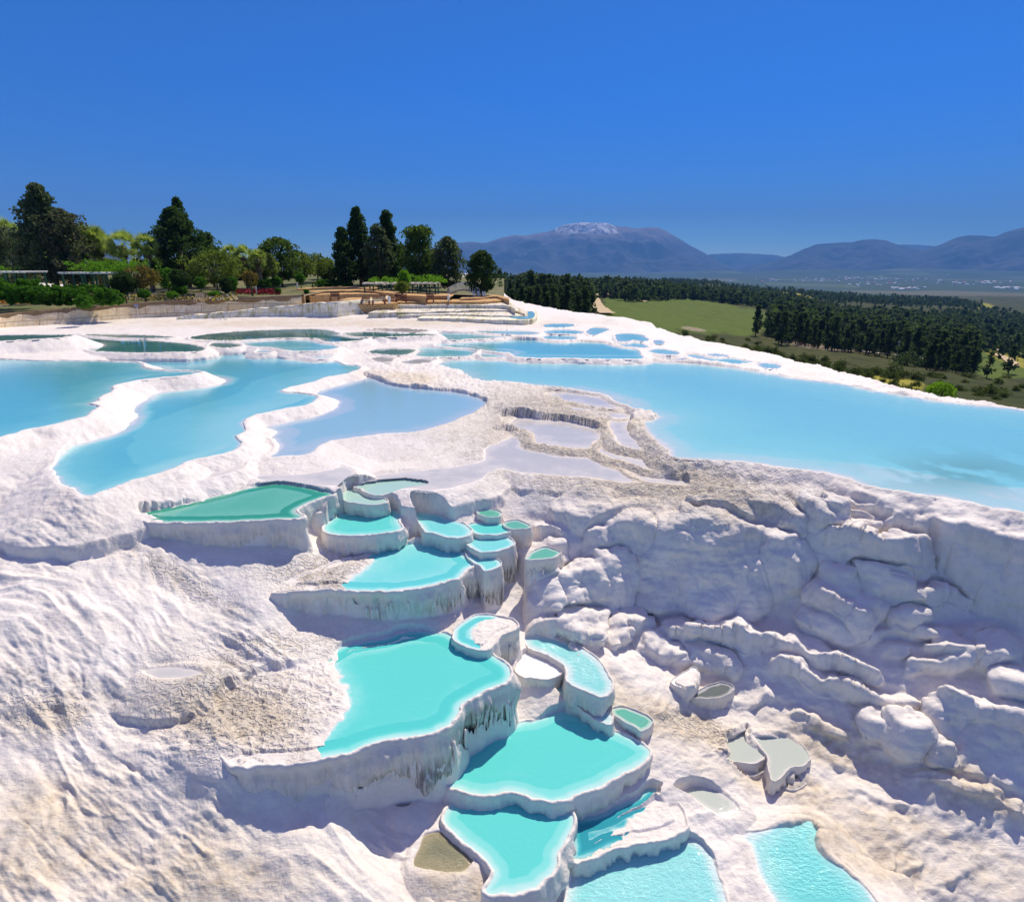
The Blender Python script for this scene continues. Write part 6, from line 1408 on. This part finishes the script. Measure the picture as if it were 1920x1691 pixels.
# thin out: spacing grid
cell = {}; keep = []
for i in np.argsort(rad):
    s = 4.5 if rad[i] < 700 else 8.0
    key = (int(X0[i]/s), int(Y0[i]/s))
    if key in cell: continue
    cell[key] = 1; keep.append(i)
keep = np.array(keep); print('forest trees', len(keep), 'nearest', rad[keep[0]] if len(keep) else None)
def pine_proto(seed, hi=True):
    n = 42 if hi else 9; per = 13 if hi else 5
    C = crown_centers('cedar', .88, .21 if seed % 2 else .25, n, seed, .3, .3); C[:, 2] += .14
    return leaf_cloud(C, .075 if hi else .13, per, .075 if hi else .21, seed, .8)
protos = []
for s in range(4):
    V, F = pine_proto(900+s); me = mesh_np('crown', V, F, F_WOOD, None, False)
    tr = MB().tube([(0, 0, -.05), (0, 0, .5), (0, 0, .9)], [.02, .014, .004], 6).build('trunk', M_BARK, None, True); protos.append((me, tr))
ind = keep[:300]; rest = keep[300:]
for j, i in enumerate(ind):
    me, tr = protos[j % 4]; h = r.uniform(6, 13) if rad[i] > 220 else r.uniform(5.5, 8.5)
    root = empty('pine_tree', (X0[i], Y0[i], Z0[i]), r.uniform(0, 6.28)); root.scale = (h*r.uniform(.8, 1.15), h*r.uniform(.8, 1.15), h)
    tag(root, 'dark green pine in the wood below the white crest', 'tree', 'pines of the near wood')
    if j < 4: a, b = me, tr
    else: a, b = me.copy(), tr.copy(); link(a); link(b)
    a.parent = root; b.parent = root
lowp = [pine_proto(950+s, False) for s in range(6)]
VV, FF, nn = [], [], 0
for j, i in enumerate(rest):
    V, F = lowp[j % 6]; h = r.uniform(5.5, 13); a = r.uniform(0, 6.28); c, s = math.cos(a), math.sin(a); k = h*r.uniform(.9, 1.3)
    W = np.stack([(V[:, 0]*c-V[:, 1]*s)*k+X0[i], (V[:, 0]*s+V[:, 1]*c)*k+Y0[i], V[:, 2]*h+Z0[i]], 1)
    VV.append(W); FF.append(F+nn); nn += len(V)
if VV:
    o = mesh_np('forest', np.vstack(VV), np.vstack(FF), F_WOOD, None, False); tag(o, 'dark pine wood covering the hills beyond the meadow', 'forest', kind='stuff')
# scrub and single bushes on the near slope
def far_bush(u, v, w_px, h_px, mat, label, group, seed, rmin=42, name='bush', cat='bush'):
    q = at_valley(u, v, rmin)
    if q is None: return
    x, y, z, rr = q; s = math.sqrt(x*x+y*y+z*z)/FPX; a, b = w_px*s/2, h_px*s/2
    rs = np.random.default_rng(seed); n = 34; C = rs.normal(size=(n, 3)); C /= np.linalg.norm(C, axis=1, keepdims=True); C *= rs.uniform(.3, .85, (n, 1))
    C[:, 2] = np.abs(C[:, 2]); V, F = leaf_cloud(C*np.array([a, a, b*1.5]), min(a, b)*.45, 26, max(.12, min(a, b)*.20), seed)
    o = mesh_np(name, V, F, mat, None, False); o.location = (x, y, z); tag(o, label, cat, group)
rs = random.Random(31)
for i in range(70):
    u = rs.uniform(1395, 1720); v = 668+(u-1395)*.16+rs.uniform(-14, 26)
    far_bush(u, v, rs.uniform(14, 40), rs.uniform(10, 26), F_SCRUB, 'dark scrub bush on the slope between crest and wood', 'scrub bushes below the crest', 1000+i)
for i in range(34):
    u = rs.uniform(1600, 1930); v = rs.uniform(702, 758)
    if v > 700+(u-1500)*.15: continue
    far_bush(u, v, rs.uniform(10, 26), rs.uniform(8, 15), F_SCRUB, 'low bush on the open grass at the lower right of the valley', 'bushes on the open grass', 1100+i)
for i in range(22):
    u = rs.uniform(1200, 1430); v = 615+(u-1200)*.13+rs.uniform(-4, 12)
    far_bush(u, v, rs.uniform(8, 20), rs.uniform(6, 12), F_SCRUB, 'small dark bush along the lower rim of the meadow', 'bushes under the meadow', 1200+i)
far_bush(1850, 742, 46, 26, F_SCRUB, 'large dark green bush near the right edge', None, 1301)
far_bush(1700, 686, 60, 34, F_WOOD, 'broad dark thicket at the foot of the wood', None, 1302)
far_bush(1745, 690, 50, 30, F_WOOD, 'second dark thicket right of the broad one', None, 1303)
p = at_y(1764, 741, 62); 
C = np.random.default_rng(9).normal(size=(60, 3)); C /= np.linalg.norm(C, axis=1, keepdims=True); s_ = np.linalg.norm(p)/FPX
V, F = leaf_cloud(C*np.array([20*s_, 20*s_, 15*s_])*.8, 5*s_, 40, .20, 9)
root = empty('bright_tree', (p[0], p[1], p[2]-1.5)); tag(root, 'bright yellow-green bush tree at the end of the white crest', 'tree')
mesh_np('crown', V+np.array([0, 0, 1.9]), F, F_BRIGHT, root, False)
gzv = float(valley_z(np.array([p[0]]), np.array([p[1]]))[0]); MB().tube([(0, 0, gzv-(p[2]-1.5)-.3), (0, 0, .8), (.2, 0, 2.1)], [.22, .16, .05], 8).build('trunk', M_BARK, root, True)
# pole by the road
q = at_valley(1681, 669, 100); r_ = empty('utility_pole', q[:3]); tag(r_, 'thin pale pole standing by the grey road below the wood', 'pole')
MB().tube([(0, 0, -.5), (0, 0, 6.0)], [.22, .14], 6).build('pole', M_WHITEP, r_); MB().box((0, 0, 5.6), (1.4, .12, .12)).build('crossarm', M_WHITEP, r_)
# the town in the plain
M_HOUSE = simple('house_wall', (.80, .78, .74), (.88, .87, .85), .02, .8); M_HOUSE2 = simple('house_wall_tan', (.60, .45, .36), (.72, .58, .48), .02, .8); M_ROOF = simple('house_roof', (.45, .20, .12), (.55, .27, .17), .02, .9)
def house_proto(mat):
    a = MB().box((0, 0, 4), (22, 14, 9)).build('wall', mat)
    m = MB(); m.add([(-11.6, -7.6, 8.5), (11.6, -7.6, 8.5), (11.6, 7.6, 8.5), (-11.6, 7.6, 8.5), (-11.6, 0, 12.5), (11.6, 0, 12.5)], [(0, 1, 5, 4), (2, 3, 4, 5), (0, 4, 3), (1, 2, 5), (3, 2, 1, 0)]); b = m.build('roof', M_ROOF if mat is M_HOUSE2 else M_HOUSE); return a, b
hp = [house_proto(M_HOUSE), house_proto(M_HOUSE2)]; used = [False, False]
clusters = [(1455,526,60,3),(1540,525,50,3),(1595,523,16,3),(1660,524,45,4),(1720,527,70,5),(1800,531,50,5),(1640,533,50,3),(1700,542,40,2),(1850,530,60,3),(1890,541,40,2)]
cnt = 0
for (cu, cv, cw, ch) in clusters:
    for _ in range(19):
        u = rs.gauss(cu, cw*.5); v = cv+rs.gauss(0, ch*.55); d = ray(u, v)
        if d[2] >= -.01: continue
        tt = PLAIN/d[2]; x, y = d[0]*tt, d[1]*tt; rr = math.hypot(x, y)
        if rr < 3400 or rr > 15000: continue
        k = 1 if rs.random() < .3 else 0; zz = float(valley_z(np.array([x]), np.array([y]))[0])
        root = empty('house', (x, y, zz), rs.uniform(0, 3.1)); s = rs.uniform(.45, 1.0)*max(1, rr/8500); root.scale = (s*rs.uniform(.8, 2.2), s, s*.9)
        tag(root, 'tiny pale house of the distant valley town' if k == 0 else 'tiny tan house of the distant valley town', 'house', 'houses of the distant town' if k == 0 else 'tan houses of the distant town')
        a, b = hp[k]
        if used[k]: a, b = a.copy(), b.copy(); link(a); link(b)
        used[k] = True; a.parent = root; b.parent = root; cnt += 1
print('houses', cnt, 'total script', round(time.time()-T0, 1))
